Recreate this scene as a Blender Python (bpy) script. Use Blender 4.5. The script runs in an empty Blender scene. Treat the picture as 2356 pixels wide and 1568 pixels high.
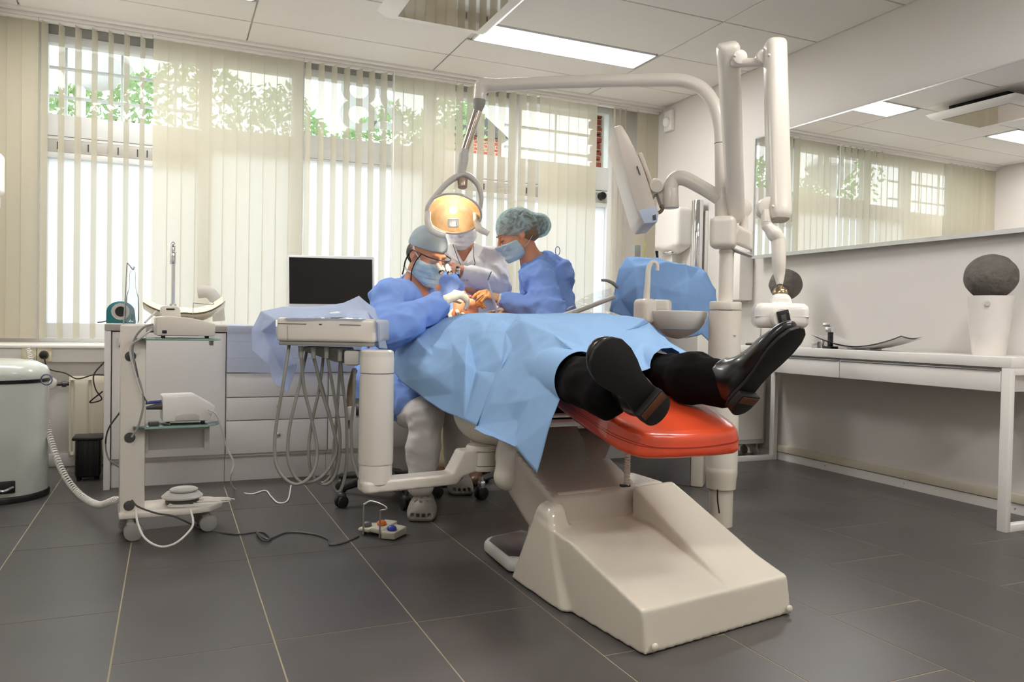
import bpy, bmesh, math, random
import numpy as np
from mathutils import Vector, Matrix

random.seed(7)
SC = bpy.context.scene
COL = SC.collection
PI = math.pi

# ---------------------------------------------------------------- camera frame
CAMH = 0.83
CX, CY, FOC = 1178.0, 784.0, 1790.807
MR = np.array([[0.9152581194790245, -0.40239414472404417, 0.01953271664477001],
               [0.0098856898208525, -0.026037113318243044 - 1e-6, -0.9996120956985358],
               [0.40274662986111476, 0.9150961812956373, -0.019852735671849173 - 1e-8]])
CAMO = np.array([0, 0, CAMH])


def ray(x, y):
    return MR.T @ np.array([(x - CX) / FOC, (y - CY) / FOC, 1.0])


def P(x, y, d):          # point seen at (x, y) of the 2356x1568 frame, d metres deep
    return CAMO + d * ray(x, y)


def QX(x, y, X):
    r = ray(x, y)
    return CAMO + r * (X / r[0])


def QY(x, y, Y):
    r = ray(x, y)
    return CAMO + r * (Y / r[1])


def QZ(x, y, z):
    r = ray(x, y)
    return CAMO + r * ((z - CAMH) / r[2])


def V(*a):
    return np.array(a, float)


def nrm(v):
    v = np.asarray(v, float)
    return v / (np.linalg.norm(v) + 1e-12)


# camera-aligned horizontal directions (used for things that face the room's front)
FW = nrm([MR[2][0], MR[2][1], 0])
RT = nrm([MR[0][0], MR[0][1], 0])
UP = V(0, 0, 1)


# ---------------------------------------------------------------- materials
def _new(name):
    m = bpy.data.materials.new(name)
    m.use_nodes = True
    nt = m.node_tree
    return m, nt, nt.nodes, nt.links, nt.nodes['Principled BSDF']


def lin(c):
    return tuple(((v / 12.92) if v <= 0.04045 else ((v + 0.055) / 1.055) ** 2.4) for v in c)


def rgb(r, g, b):
    return lin((r / 255, g / 255, b / 255))


def mat(name, col, rough=0.5, metal=0.0, spec=0.5, var=0.04, vscale=6.0, bump=0.0, bscale=40.0, coat=0.0,
        trans=0.0, ior=1.45, sheen=0.0, sss=0.0, alpha=1.0, bdist=0.002, stretch=None):
    m, nt, N, L, b = _new(name)
    b.inputs['Roughness'].default_value = rough
    b.inputs['Metallic'].default_value = metal
    b.inputs['Specular IOR Level'].default_value = spec
    b.inputs['Coat Weight'].default_value = coat
    b.inputs['Coat Roughness'].default_value = 0.06
    b.inputs['Transmission Weight'].default_value = trans
    b.inputs['IOR'].default_value = ior
    b.inputs['Sheen Weight'].default_value = sheen
    b.inputs['Subsurface Weight'].default_value = sss
    b.inputs['Subsurface Radius'].default_value = (0.012, 0.005, 0.003)
    b.inputs['Alpha'].default_value = alpha
    tc = N.new('ShaderNodeTexCoord')
    mp = N.new('ShaderNodeMapping')
    L.new(tc.outputs['Object'], mp.inputs['Vector'])
    if stretch:
        mp.inputs['Scale'].default_value = stretch
    no = N.new('ShaderNodeTexNoise')
    no.inputs['Scale'].default_value = vscale
    no.inputs['Detail'].default_value = 4
    L.new(mp.outputs['Vector'], no.inputs['Vector'])
    ra = N.new('ShaderNodeMix')
    ra.data_type = 'RGBA'
    a = tuple(max(0, c * (1 - var)) for c in col[:3]) + (1,)
    z = tuple(min(1, c * (1 + var)) for c in col[:3]) + (1,)
    ra.inputs[6].default_value = a
    ra.inputs[7].default_value = z
    L.new(no.outputs['Fac'], ra.inputs[0])
    L.new(ra.outputs[2], b.inputs['Base Color'])
    if bump > 0:
        n2 = N.new('ShaderNodeTexNoise')
        n2.inputs['Scale'].default_value = bscale
        n2.inputs['Detail'].default_value = 5
        L.new(mp.outputs['Vector'], n2.inputs['Vector'])
        bp = N.new('ShaderNodeBump')
        bp.inputs['Strength'].default_value = bump
        bp.inputs['Distance'].default_value = bdist
        L.new(n2.outputs['Fac'], bp.inputs['Height'])
        L.new(bp.outputs['Normal'], b.inputs['Normal'])
    return m


def emit(name, col, s):
    m = bpy.data.materials.new(name)
    m.use_nodes = True
    N, L = m.node_tree.nodes, m.node_tree.links
    N.clear()
    o = N.new('ShaderNodeOutputMaterial')
    e = N.new('ShaderNodeEmission')
    e.inputs['Color'].default_value = (*col, 1)
    e.inputs['Strength'].default_value = s
    L.new(e.outputs[0], o.inputs[0])
    return m


def fabric(name, col, clear, transl, tcol=None, bump=0.0, bscale=300):
    """woven sheet: part diffuse, part translucent, part open mesh"""
    m = bpy.data.materials.new(name)
    m.use_nodes = True
    N, L = m.node_tree.nodes, m.node_tree.links
    N.clear()
    o = N.new('ShaderNodeOutputMaterial')
    d = N.new('ShaderNodeBsdfDiffuse')
    d.inputs[0].default_value = (*col, 1)
    t = N.new('ShaderNodeBsdfTranslucent')
    t.inputs[0].default_value = (*(tcol or col), 1)
    c = N.new('ShaderNodeBsdfTransparent')
    c.inputs[0].default_value = (*(tcol or (1, 1, 1)), 1)
    m1 = N.new('ShaderNodeMixShader')
    m1.inputs[0].default_value = transl
    m2 = N.new('ShaderNodeMixShader')
    L.new(d.outputs[0], m1.inputs[1])
    L.new(t.outputs[0], m1.inputs[2])
    L.new(m1.outputs[0], m2.inputs[1])
    L.new(c.outputs[0], m2.inputs[2])
    tc = N.new('ShaderNodeTexCoord')
    no = N.new('ShaderNodeTexNoise')
    no.inputs['Scale'].default_value = bscale
    L.new(tc.outputs['Object'], no.inputs['Vector'])
    mr = N.new('ShaderNodeMapRange')
    mr.inputs[3].default_value = clear * 0.92
    mr.inputs[4].default_value = clear * 1.08
    L.new(no.outputs['Fac'], mr.inputs[0])
    L.new(mr.outputs[0], m2.inputs[0])
    L.new(m2.outputs[0], o.inputs[0])
    if bump:
        bp = N.new('ShaderNodeBump')
        bp.inputs['Strength'].default_value = bump
        bp.inputs['Distance'].default_value = 0.004
        n3 = N.new('ShaderNodeTexNoise')
        n3.inputs['Scale'].default_value = 14
        L.new(tc.outputs['Object'], n3.inputs['Vector'])
        L.new(n3.outputs['Fac'], bp.inputs['Height'])
        L.new(bp.outputs[0], d.inputs['Normal'])
    return m


def glass(name, tint=(1, 1, 1), rough=0.0, refl=0.08):
    """thin pane: mostly see-through with a glossy skin"""
    m = bpy.data.materials.new(name)
    m.use_nodes = True
    N, L = m.node_tree.nodes, m.node_tree.links
    N.clear()
    o = N.new('ShaderNodeOutputMaterial')
    c = N.new('ShaderNodeBsdfTransparent')
    c.inputs[0].default_value = (*tint, 1)
    g = N.new('ShaderNodeBsdfGlossy')
    g.inputs['Roughness'].default_value = rough
    f = N.new('ShaderNodeLayerWeight')
    f.inputs[0].default_value = 0.12
    mu = N.new('ShaderNodeMath')
    mu.operation = 'MULTIPLY_ADD'
    mu.inputs[1].default_value = 0.8 if refl > 0 else 0.12
    mu.inputs[2].default_value = refl
    L.new(f.outputs['Fresnel'], mu.inputs[0])
    mx = N.new('ShaderNodeMixShader')
    L.new(mu.outputs[0], mx.inputs[0])
    L.new(c.outputs[0], mx.inputs[1])
    L.new(g.outputs[0], mx.inputs[2])
    L.new(mx.outputs[0], o.inputs[0])
    return m


# ---------------------------------------------------------------- mesh builder
class MB:
    def __init__(self):
        self.v = []
        self.f = []
        self.n = 0

    def add(self, v, f):
        v = np.asarray(v, float)
        self.v.append(v)
        self.f.extend([tuple(int(i) + self.n for i in q) for q in f])
        self.n += len(v)
        return self

    # rounded box: centre, full size, rotation (3x3 columns = axes)
    def box(self, c, s, r=0.0, R=None, seg=2):
        bm = bmesh.new()
        bmesh.ops.create_cube(bm, size=1)
        for v in bm.verts:
            v.co = Vector((v.co.x * s[0], v.co.y * s[1], v.co.z * s[2]))
        if r > 0:
            bmesh.ops.bevel(bm, geom=bm.edges[:], offset=min(r, 0.49 * min(s)), segments=seg, affect='EDGES', profile=0.5)
        return self.bm(bm, c, R)

    def bb(self, lo, hi, r=0.0, seg=2):
        lo, hi = np.array(lo, float), np.array(hi, float)
        return self.box((lo + hi) / 2, hi - lo, r, None, seg)

    def bm(self, bm, c=(0, 0, 0), R=None):
        bm.verts.index_update()
        v = np.array([x.co[:] for x in bm.verts])
        f = [[x.index for x in q.verts] for q in bm.faces]
        bm.free()
        if R is not None:
            v = v @ np.asarray(R).T
        return self.add(v + np.asarray(c, float), f)

    def tube(self, pts, r, seg=12, smooth=0, cap=True, flat=None, flatdir=None):
        pts = np.asarray(pts, float)
        n0 = len(pts)
        rr = np.full(n0, r, float) if np.isscalar(r) else np.asarray(r, float)
        if smooth:
            pts, rr = spline(pts, smooth, rr)
        n = len(pts)
        T = np.gradient(pts, axis=0)
        T /= np.linalg.norm(T, axis=1)[:, None] + 1e-12
        u = np.cross(T[0], flatdir if flatdir is not None else ((0, 0, 1) if abs(T[0][2]) < 0.9 else (1, 0, 0)))
        u = nrm(u)
        ang = np.linspace(0, 2 * PI, seg, endpoint=False)
        vs = []
        for i in range(n):
            u = nrm(u - T[i] * np.dot(u, T[i]))
            w = np.cross(T[i], u)
            k = 1.0 if flat is None else flat
            vs.append(pts[i] + rr[i] * (np.cos(ang)[:, None] * u + k * np.sin(ang)[:, None] * w))
        v = np.concatenate(vs)
        f = []
        for i in range(n - 1):
            for j in range(seg):
                a, b = i * seg + j, i * seg + (j + 1) % seg
                f.append((a, b, b + seg, a + seg))
        if cap:
            f.append(tuple(range(seg))[::-1])
            f.append(tuple(range((n - 1) * seg, n * seg)))
        return self.add(v, f)

    def cyl(self, a, b, r, r2=None, seg=24, bev=0.0):
        a, b = np.asarray(a, float), np.asarray(b, float)
        r2 = r if r2 is None else r2
        d = b - a
        L = np.linalg.norm(d)
        if bev > 0:
            pr = [(0.0001, 0), (r - bev, 0), (r - bev * 0.3, bev * 0.3), (r, bev), (r2, L - bev), (r2 - bev * 0.3, L - bev * 0.3), (r2 - bev, L), (0.0001, L)]
        else:
            pr = [(0.0001, 0), (r, 0), (r2, L), (0.0001, L)]
        return self.lathe(pr, a, d, seg)

    def lathe(self, prof, c, axis=(0, 0, 1), seg=32, sx=1.0, xdir=None):
        ax = nrm(axis)
        x = np.asarray(xdir if xdir is not None else ((1, 0, 0) if abs(ax[0]) < 0.9 else (0, 1, 0)), float)
        x = nrm(x - ax * np.dot(x, ax))
        y = np.cross(ax, x)
        ang = np.linspace(0, 2 * PI, seg, endpoint=False)
        vs = [np.asarray(c, float) + ax * h + r * (np.cos(ang)[:, None] * x * sx + np.sin(ang)[:, None] * y) for r, h in prof]
        f = []
        for i in range(len(prof) - 1):
            for j in range(seg):
                a, b = i * seg + j, i * seg + (j + 1) % seg
                f.append((a, b, b + seg, a + seg))
        f.append(tuple(range(seg))[::-1])
        f.append(tuple(range((len(prof) - 1) * seg, len(prof) * seg)))
        return self.add(np.concatenate(vs), f)

    def loft(self, secs, cap=True, closed=True):
        m = len(secs[0])
        v = np.concatenate([np.asarray(s, float) for s in secs])
        f = []
        for i in range(len(secs) - 1):
            for j in range(m if closed else m - 1):
                a, b = i * m + j, i * m + (j + 1) % m
                f.append((a, b, b + m, a + m))
        if cap and closed:
            f.append(tuple(range(m))[::-1])
            f.append(tuple(range((len(secs) - 1) * m, len(secs) * m)))
        return self.add(v, f)

    def prism(self, pts, ext, r=0.0, seg=2):
        """polygon pts (3D, planar) extruded by ext, edges rounded by r"""
        bm = bmesh.new()
        vs = [bm.verts.new(Vector(p)) for p in pts]
        fa = bm.faces.new(vs)
        e = bmesh.ops.extrude_face_region(bm, geom=[fa])
        bmesh.ops.translate(bm, verts=[x for x in e['geom'] if isinstance(x, bmesh.types.BMVert)], vec=Vector(ext))
        bmesh.ops.recalc_face_normals(bm, faces=bm.faces[:])
        if r > 0:
            bmesh.ops.bevel(bm, geom=bm.edges[:], offset=r, segments=seg, affect='EDGES', profile=0.5, clamp_overlap=True)
        return self.bm(bm)

    def grid(self, G):
        n, m = G.shape[:2]
        f = [(i * m + j, i * m + j + 1, (i + 1) * m + j + 1, (i + 1) * m + j) for i in range(n - 1) for j in range(m - 1)]
        return self.add(G.reshape(-1, 3), f)

    def sphere(self, c, r, seg=20, rings=12, R=None):
        r = np.full(3, r, float) if np.isscalar(r) else np.asarray(r, float)
        vs = [(0, 0, 1)]
        for i in range(1, rings):
            t = PI * i / rings
            for j in range(seg):
                a = 2 * PI * j / seg
                vs.append((math.sin(t) * math.cos(a), math.sin(t) * math.sin(a), math.cos(t)))
        vs.append((0, 0, -1))
        f = [(0, 1 + j, 1 + (j + 1) % seg) for j in range(seg)]
        for i in range(rings - 2):
            for j in range(seg):
                a, b = 1 + i * seg + j, 1 + i * seg + (j + 1) % seg
                f.append((a, a + seg, b + seg, b))
        k = len(vs) - 1
        o = 1 + (rings - 2) * seg
        f += [(k, o + (j + 1) % seg, o + j) for j in range(seg)]
        v = np.array(vs) * r
        if R is not None:
            v = v @ np.asarray(R).T
        return self.add(v + np.asarray(c, float), f)


def spline(pts, k, rr=None):
    """Catmull-Rom through pts, k samples per span"""
    pts = np.asarray(pts, float)
    p = np.vstack([2 * pts[0] - pts[1], pts, 2 * pts[-1] - pts[-2]])
    if rr is not None:
        q = np.concatenate([[rr[0]], rr, [rr[-1]]])
    out, ro = [], []
    for i in range(1, len(p) - 2):
        for t in np.linspace(0, 1, k, endpoint=False):
            a, b, c, d = p[i - 1], p[i], p[i + 1], p[i + 2]
            out.append(0.5 * (2 * b + (c - a) * t + (2 * a - 5 * b + 4 * c - d) * t * t + (3 * b - a - 3 * c + d) * t ** 3))
            if rr is not None:
                ro.append(q[i] + (q[i + 1] - q[i]) * t)
    out.append(pts[-1])
    if rr is not None:
        ro.append(rr[-1])
        return np.array(out), np.array(ro)
    return np.array(out)


ORG = {}


def thing(name, label, cat, loc, group=None):
    o = bpy.data.objects.new(name, None)
    COL.objects.link(o)
    loc = np.asarray(loc, float)
    o.location = loc
    o.empty_display_size = 0.05
    o['label'] = label
    o['category'] = cat
    if group:
        o['group'] = group
    ORG[o.name] = loc
    return o


def tag(o, label, cat, group=None, kind=None):
    o['label'] = label
    o['category'] = cat
    if group:
        o['group'] = group
    if kind:
        o['kind'] = kind
    return o


def obj(name, mb, m, parent=None, sharp=38, label=None, flat=False, loc=None):
    """one mesh object from world-space geometry; becomes a child of parent"""
    v = np.concatenate(mb.v)
    me = bpy.data.meshes.new(name)
    if parent is not None:
        org = ORG[parent.name]
    else:
        org = np.asarray(loc, float) if loc is not None else V((v[:, 0].min() + v[:, 0].max()) / 2, (v[:, 1].min() + v[:, 1].max()) / 2, v[:, 2].min())
    me.from_pydata((v - org).tolist(), [], mb.f)
    me.validate()
    bm = bmesh.new()
    bm.from_mesh(me)
    bmesh.ops.recalc_face_normals(bm, faces=bm.faces[:])
    bm.to_mesh(me)
    bm.free()
    if not flat:
        me.polygons.foreach_set('use_smooth', [True] * len(me.polygons))
        if sharp < 180:
            me.set_sharp_from_angle(angle=math.radians(sharp))
    o = bpy.data.objects.new(name, me)
    COL.objects.link(o)
    if isinstance(m, (list, tuple)):
        for x in m:
            me.materials.append(x)
    else:
        me.materials.append(m)
    if parent is not None:
        o.parent = parent
        ORG[o.name] = org
    else:
        o.location = org
        ORG[o.name] = org
    if label:
        o['label'] = label
    return o


def struct(name, mb, m, **k):
    o = obj(name, mb, m, **k)
    o['kind'] = 'structure'
    return o


# ---------------------------------------------------------------- implicit surfaces
def rc(a, b, ra, rb=None):                # tapered capsule
    a, b = np.asarray(a, float), np.asarray(b, float)
    rb = ra if rb is None else rb
    ba = b - a
    l2 = ba @ ba + 1e-12

    def f(p):
        t = np.clip(((p - a) @ ba) / l2, 0, 1)
        return np.linalg.norm(p - a - t[:, None] * ba, axis=1) - (ra + (rb - ra) * t)
    f.bb = (np.minimum(a, b) - max(ra, rb), np.maximum(a, b) + max(ra, rb))
    return f


def ell(c, r, R=None):                    # ellipsoid, R columns = axes
    c, r = np.asarray(c, float), np.asarray(r, float)

    def f(p):
        q = p - c
        if R is not None:
            q = q @ R
        k0 = np.linalg.norm(q / r, axis=1)
        k1 = np.linalg.norm(q / (r * r), axis=1) + 1e-9
        return k0 * (k0 - 1) / k1
    f.bb = (c - r.max(), c + r.max())
    return f


def rbx(c, h, r, R=None):                 # rounded box, h = half size
    c, h = np.asarray(c, float), np.asarray(h, float)

    def f(p):
        q = p - c
        if R is not None:
            q = q @ R
        q = np.abs(q) - (h - r)
        return np.linalg.norm(np.maximum(q, 0), axis=1) + np.minimum(q.max(axis=1), 0) - r
    m = np.linalg.norm(h)
    f.bb = (c - m, c + m)
    return f


def hull(pts, r=0.0):                     # rounded convex hull of points
    bm = bmesh.new()
    vs = [bm.verts.new(Vector(p)) for p in pts]
    bmesh.ops.convex_hull(bm, input=vs)
    bm.normal_update()
    cen = np.mean(np.asarray(pts, float), axis=0)
    pl = []
    for fa in bm.faces:
        n = np.array(fa.normal[:])
        c = np.array(fa.verts[0].co[:])
        if n @ (c - cen) < 0:
            n = -n
        if fa.calc_area() > 1e-9:
            pl.append((n, n @ c))
    bm.free()
    n = np.array([x[0] for x in pl])
    c = np.array([x[1] for x in pl])

    def f(p):
        d = p @ n.T - c
        if r <= 0:
            return d.max(axis=1)
        d = d + r
        return np.where(d.max(axis=1) > 0, np.sqrt((np.maximum(d, 0) ** 2).sum(axis=1)), d.max(axis=1)) - r
    pts = np.asarray(pts, float)
    f.bb = (pts.min(axis=0), pts.max(axis=0))
    return f


def smin(a, b, k):
    if k <= 0:
        return np.minimum(a, b)
    h = np.maximum(k - np.abs(a - b), 0) / k
    return np.minimum(a, b) - h * h * k * 0.25


def smax(a, b, k):
    return -smin(-a, -b, k)


def U(fs, k=0.02):                        # smooth union
    def f(p):
        d = fs[0](p)
        for g in fs[1:]:
            d = smin(d, g(p), k)
        return d
    f.bb = (np.min([g.bb[0] for g in fs], axis=0), np.max([g.bb[1] for g in fs], axis=0))
    return f


def S(a, b, k=0.005):                     # subtract b from a
    def f(p):
        return smax(a(p), -b(p), k)
    f.bb = a.bb
    return f


def I(a, b, k=0.005):
    def f(p):
        return smax(a(p), b(p), k)
    f.bb = a.bb
    return f


def plane(pt, n):                         # half space below the plane
    n = nrm(n)
    c = n @ np.asarray(pt, float)

    def f(p):
        return p @ n - c
    f.bb = (V(-9, -9, -9), V(9, 9, 9))
    return f


def grow(a, d):
    def f(p):
        return a(p) - d
    f.bb = (a.bb[0] - max(d, 0), a.bb[1] + max(d, 0))
    return f


def vnoise(q, seed=0):
    """smooth value noise in 0..1 on an (n, 3) array"""
    i = np.floor(q).astype(np.int64)
    f = q - i
    f = f * f * (3 - 2 * f)
    out = np.zeros(len(q))
    for dx in (0, 1):
        for dy in (0, 1):
            for dz in (0, 1):
                h = ((i[:, 0] + dx) * 73856093) ^ ((i[:, 1] + dy) * 19349663) ^ ((i[:, 2] + dz) * 83492791) ^ (seed * 2654435761 % 4294967291)
                h = (h ^ (h >> 13)) * 1274126177
                h = ((h ^ (h >> 16)) & 0xffff) / 65535.0
                out += h * (f[:, 0] if dx else 1 - f[:, 0]) * (f[:, 1] if dy else 1 - f[:, 1]) * (f[:, 2] if dz else 1 - f[:, 2])
    return out


def wr(a, amp, fr, seed=0, dirs=3, bias=None):
    """cloth wrinkles: ridged noise drawn out along a few directions, added to the distance"""
    rs = np.random.RandomState(seed)
    fr = fr / 6.28 * 1.5
    Rs_ = []
    for i in range(min(dirs, 3)):
        d = rs.randn(3) + (np.asarray(bias) * 2.0 if bias is not None else 0)
        Rm_ = frame(d, rs.randn(3))
        sc = V(1.25, .45, 1.0) if bias is None else V(.5, 1.3, .5)
        Rs_.append(Rm_ * (sc * fr * (.8 + .5 * rs.rand())))

    def f(p):
        d0 = a(p)
        m = np.abs(d0) < .09
        s = np.zeros(len(p))
        if m.any():
            pm = p[m]
            t = np.zeros(len(pm))
            for i, Rm_ in enumerate(Rs_):
                n = vnoise(pm @ Rm_ + 17.3 * i + seed, seed + i)
                t += 1 - 2.4 * np.abs(2 * n - 1)
            s[m] = t / len(Rs_) ** .75
        return d0 - amp * s * .8
    f.bb = (a.bb[0] - amp * 2, a.bb[1] + amp * 2)
    return f


def sdf(fn, h, pad=None, lo=None, hi=None, mb=None):
    """polygonise an implicit surface with surface nets; blocks far from the surface are skipped"""
    pad = pad if pad is not None else 3 * h
    lo = np.asarray(lo if lo is not None else fn.bb[0] - pad, float)
    hi = np.asarray(hi if hi is not None else fn.bb[1] + pad, float)
    B = 8
    nb = np.maximum(1, np.ceil((hi - lo) / (h * B)).astype(int))
    n = nb * B + 1
    bc = np.stack(np.meshgrid(*[lo[i] + (np.arange(nb[i]) + 0.5) * B * h for i in range(3)], indexing='ij'), -1).reshape(-1, 3)
    dc = fn(bc)
    near = np.abs(dc) < B * h * 1.35 + 0.012
    D = np.repeat(np.repeat(np.repeat(dc.reshape(nb), B, 0), B, 1), B, 2)
    D = np.pad(D, ((0, 1), (0, 1), (0, 1)), mode='edge')
    ids = np.argwhere(near.reshape(nb))
    loc = np.stack(np.meshgrid(np.arange(B + 1), np.arange(B + 1), np.arange(B + 1), indexing='ij'), -1).reshape(-1, 3)
    for s in range(0, len(ids), 64):
        g = ids[s:s + 64]
        idx = (g[:, None, :] * B + loc[None]).reshape(-1, 3)
        D[idx[:, 0], idx[:, 1], idx[:, 2]] = fn(lo + idx * h)
    sg = D < 0
    c = np.zeros(tuple(n - 1), int)
    for a in (0, 1):
        for b in (0, 1):
            for d in (0, 1):
                c += sg[a:n[0] - 1 + a, b:n[1] - 1 + b, d:n[2] - 1 + d]
    cells = np.argwhere((c > 0) & (c < 8))
    vid = -np.ones(tuple(n - 1), int)
    vid[cells[:, 0], cells[:, 1], cells[:, 2]] = np.arange(len(cells))
    acc = np.zeros((len(cells), 3))
    cnt = np.zeros(len(cells))
    corner = [(a, b, d) for a in (0, 1) for b in (0, 1) for d in (0, 1)]
    for i, p in enumerate(corner):
        for q in corner[i + 1:]:
            if sum(abs(x - y) for x, y in zip(p, q)) != 1:
                continue
            va = D[cells[:, 0] + p[0], cells[:, 1] + p[1], cells[:, 2] + p[2]]
            vb = D[cells[:, 0] + q[0], cells[:, 1] + q[1], cells[:, 2] + q[2]]
            m = (va < 0) != (vb < 0)
            t = np.where(m, va / np.where(m, va - vb, 1), 0)
            pp = np.array(p)[None] + t[:, None] * (np.array(q) - np.array(p))[None]
            acc[m] += pp[m]
            cnt[m] += 1
    v = lo + (cells + acc / np.maximum(cnt, 1)[:, None]) * h
    faces = []
    for ax in range(3):
        o1, o2 = [(1, 2), (2, 0), (0, 1)][ax]
        sl0 = [slice(None)] * 3
        sl1 = [slice(None)] * 3
        sl0[ax] = slice(0, -1)
        sl1[ax] = slice(1, None)
        d = sg[tuple(sl0)] != sg[tuple(sl1)]
        e = np.argwhere(d)
        e = e[(e[:, o1] > 0) & (e[:, o2] > 0) & (e[:, o1] < n[o1] - 1) & (e[:, o2] < n[o2] - 1)]
        if not len(e):
            continue
        q = []
        for (x, y) in ((0, 0), (-1, 0), (-1, -1), (0, -1)):
            k = e.copy()
            k[:, o1] += x
            k[:, o2] += y
            q.append(vid[k[:, 0], k[:, 1], k[:, 2]])
        q = np.stack(q, 1)
        fl = sg[e[:, 0], e[:, 1], e[:, 2]]
        q[~fl] = q[~fl][:, ::-1]
        q = q[(q >= 0).all(axis=1)]
        faces.append(q)
    mb = mb or MB()
    return mb.add(v, np.concatenate(faces).tolist())


def frame(f, u=(0, 0, 1)):
    """columns: right, forward f, up"""
    f = nrm(f)
    r = nrm(np.cross(f, u))
    return np.stack([r, f, np.cross(r, f)], 1)
# ---------------------------------------------------------------- shared materials
M = {}
M['wall'] = mat('wall_paint', rgb(220, 215, 209), 0.7, var=0.015, bump=0.08, bscale=220)
M['white'] = mat('white_lacquer', rgb(236, 232, 226), 0.3, var=0.01)
M['frame'] = mat('window_frame_paint', rgb(236, 238, 238), 0.35, var=0.01)
M['gloss'] = mat('cream_plastic', rgb(214, 206, 190), 0.16, coat=0.5, var=0.01)
M['gloss2'] = mat('warm_white_plastic', rgb(224, 217, 205), 0.28, coat=0.2, var=0.01)
M['ceil'] = mat('ceiling_tile', rgb(232, 228, 222), 0.85, var=0.02, bump=0.15, bscale=260)
M['gap'] = mat('ceiling_gap', rgb(214, 209, 202), 0.9)
M['tile'] = mat('floor_tile', rgb(80, 76, 74), 0.34, var=0.22, vscale=3.2, bump=0.05, bscale=30, spec=0.5)
M['grout'] = mat('grout', rgb(158, 146, 122), 0.9, var=0.1)
M['chrome'] = mat('chrome', (0.75, 0.75, 0.76), 0.08, metal=1, var=0.01)
M['steel'] = mat('brushed_steel', (0.55, 0.55, 0.55), 0.3, metal=1, var=0.05, bump=0.05, bscale=200, stretch=(1, 1, 12))
M['grey'] = mat('grey_plastic', rgb(150, 148, 142), 0.4)
M['lgrey'] = mat('light_grey_plastic', rgb(196, 193, 186), 0.4)
M['dgrey'] = mat('dark_grey_plastic', rgb(74, 72, 70), 0.4)
M['black'] = mat('black_plastic', rgb(24, 23, 23), 0.35)
M['screen'] = mat('dark_screen', rgb(20, 17, 15), 0.25, spec=0.4)
M['rubber'] = mat('black_rubber', rgb(30, 29, 28), 0.6)
M['hose'] = mat('grey_hose', rgb(132, 130, 122), 0.35)
M['wcord'] = mat('white_cord', rgb(226, 222, 214), 0.4)
M['glass'] = glass('window_glass', (0.97, 0.99, 0.98), 0, 0.0)
M['blind'] = fabric('blind_fabric', rgb(202, 194, 168), 0.21, 0.28, rgb(240, 239, 236))

# ---------------------------------------------------------------- the room
WX, LX, BY = 3.62, -0.95, -1.6       # right wall, left wall, wall behind the viewer
GY, RY = 5.50, 4.95                 # glass line, lower wall face under the sill
CZ = 2.60
mb = MB().bb((LX - .2, BY - .2, -0.12), (WX + .2, 5.9, -0.001))
struct('floor', mb, M['grout'])
mb = MB()
tx, tw, tl = -0.1216, 0.3787, 0.757
first = {-1: 2.446, 0: 2.825, 1: 2.08}
g = 0.0022
for k in range(-4, 12):
    x0, x1 = tx + k * tw, tx + (k + 1) * tw
    y = first.get(k, 2.446 if k % 2 else 2.07) - 8 * tl
    while y < 5.9:
        a, b = max(x0, LX), min(x1, WX)
        c, d = max(y, BY), min(y + tl, 5.4)
        if b - a > 0.02 and d - c > 0.02:
            mb.add([(a + g, c + g, 0), (b - g, c + g, 0), (b - g, d - g, 0), (a + g, d - g, 0),
                    (a + g, c + g, -.0015), (b - g, c + g, -.0015), (b - g, d - g, -.0015), (a + g, d - g, -.0015)],
                   [(0, 1, 2, 3), (0, 4, 5, 1), (1, 5, 6, 2), (2, 6, 7, 3), (3, 7, 4, 0)])
        y += tl
struct('floor_tiles', mb, M['tile'], flat=True)

struct('wall_right', MB().bb((WX, BY - .2, 0), (WX + .2, 5.9, CZ + .2)), M['wall'])
struct('wall_left', MB().bb((LX - .2, BY - .2, 0), (LX, 5.9, CZ + .2)), M['wall'])
struct('wall_back', MB().bb((LX, BY - .2, 0), (WX, BY, CZ + .2)), M['wall'])
struct('baseboard_right', MB().bb((WX - .012, 3.96, 0), (WX, 5.0, .07)).bb((WX - .012, BY, 0.0), (WX, 3.96, .048)), M['white'])
struct('trim_1', MB().bb((WX - .022, BY, .052), (WX, 5.0, .095), .004), mat('cable_duct', rgb(214, 205, 184), .45))
mb = MB()
for y in (0.9, 1.7, 2.35, 2.95, 3.5):
    mb.sphere((WX - .013, y, .026), .004, 8, 6)
struct('trim_2', mb, M['steel'])

# ceiling: grid and tiles
struct('ceiling', MB().bb((LX - .2, BY - .2, CZ + .012), (WX + .2, 5.9, CZ + .15)), M['gap'])
mb = MB()
xs = [-3.3, -2.04, -0.805, 0.43, 1.668, 2.905, 4.2]
ys = [4.90 - .62 * k for k in range(0, 12)]
LIGHTS = [(1.70, 2.88, 4.285, 4.575), (-0.78, 0.41, 4.285, 4.575), (1.70, 2.88, 1.185, 1.475), (-0.78, 0.41, 0.565, 0.855), (1.70, 2.88, -0.675, -0.385)]
rows = [(ys[i + 1], ys[i]) for i in range(len(ys) - 1)] + [(4.90, 5.32)]
for i in range(len(xs) - 1):
    for (c, d) in rows:
        a, b, c2, d2 = max(xs[i], LX), min(xs[i + 1], WX), max(c, BY), d
        if b - a < .03 or d2 - c2 < .03:
            continue
        for (la, lb, lc, ld) in LIGHTS:          # leave the half tile of a lamp free
            if la >= xs[i] - .05 and lb <= xs[i + 1] + .05 and lc >= c - .05 and ld <= d + .05:
                c2 = ld + .012
        mb.bb((a + .004, c2 + .004, CZ), (b - .004, d2 - .004, CZ + .011), .003, 1)
struct('ceiling_tiles', mb, M['ceil'])
struct('trim_3', MB().bb((LX, 5.29, CZ - .03), (WX, 5.31, CZ + .02), .003).bb((LX, 5.24, CZ - .014), (WX, 5.285, CZ + .008), .003), M['white'])

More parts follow.
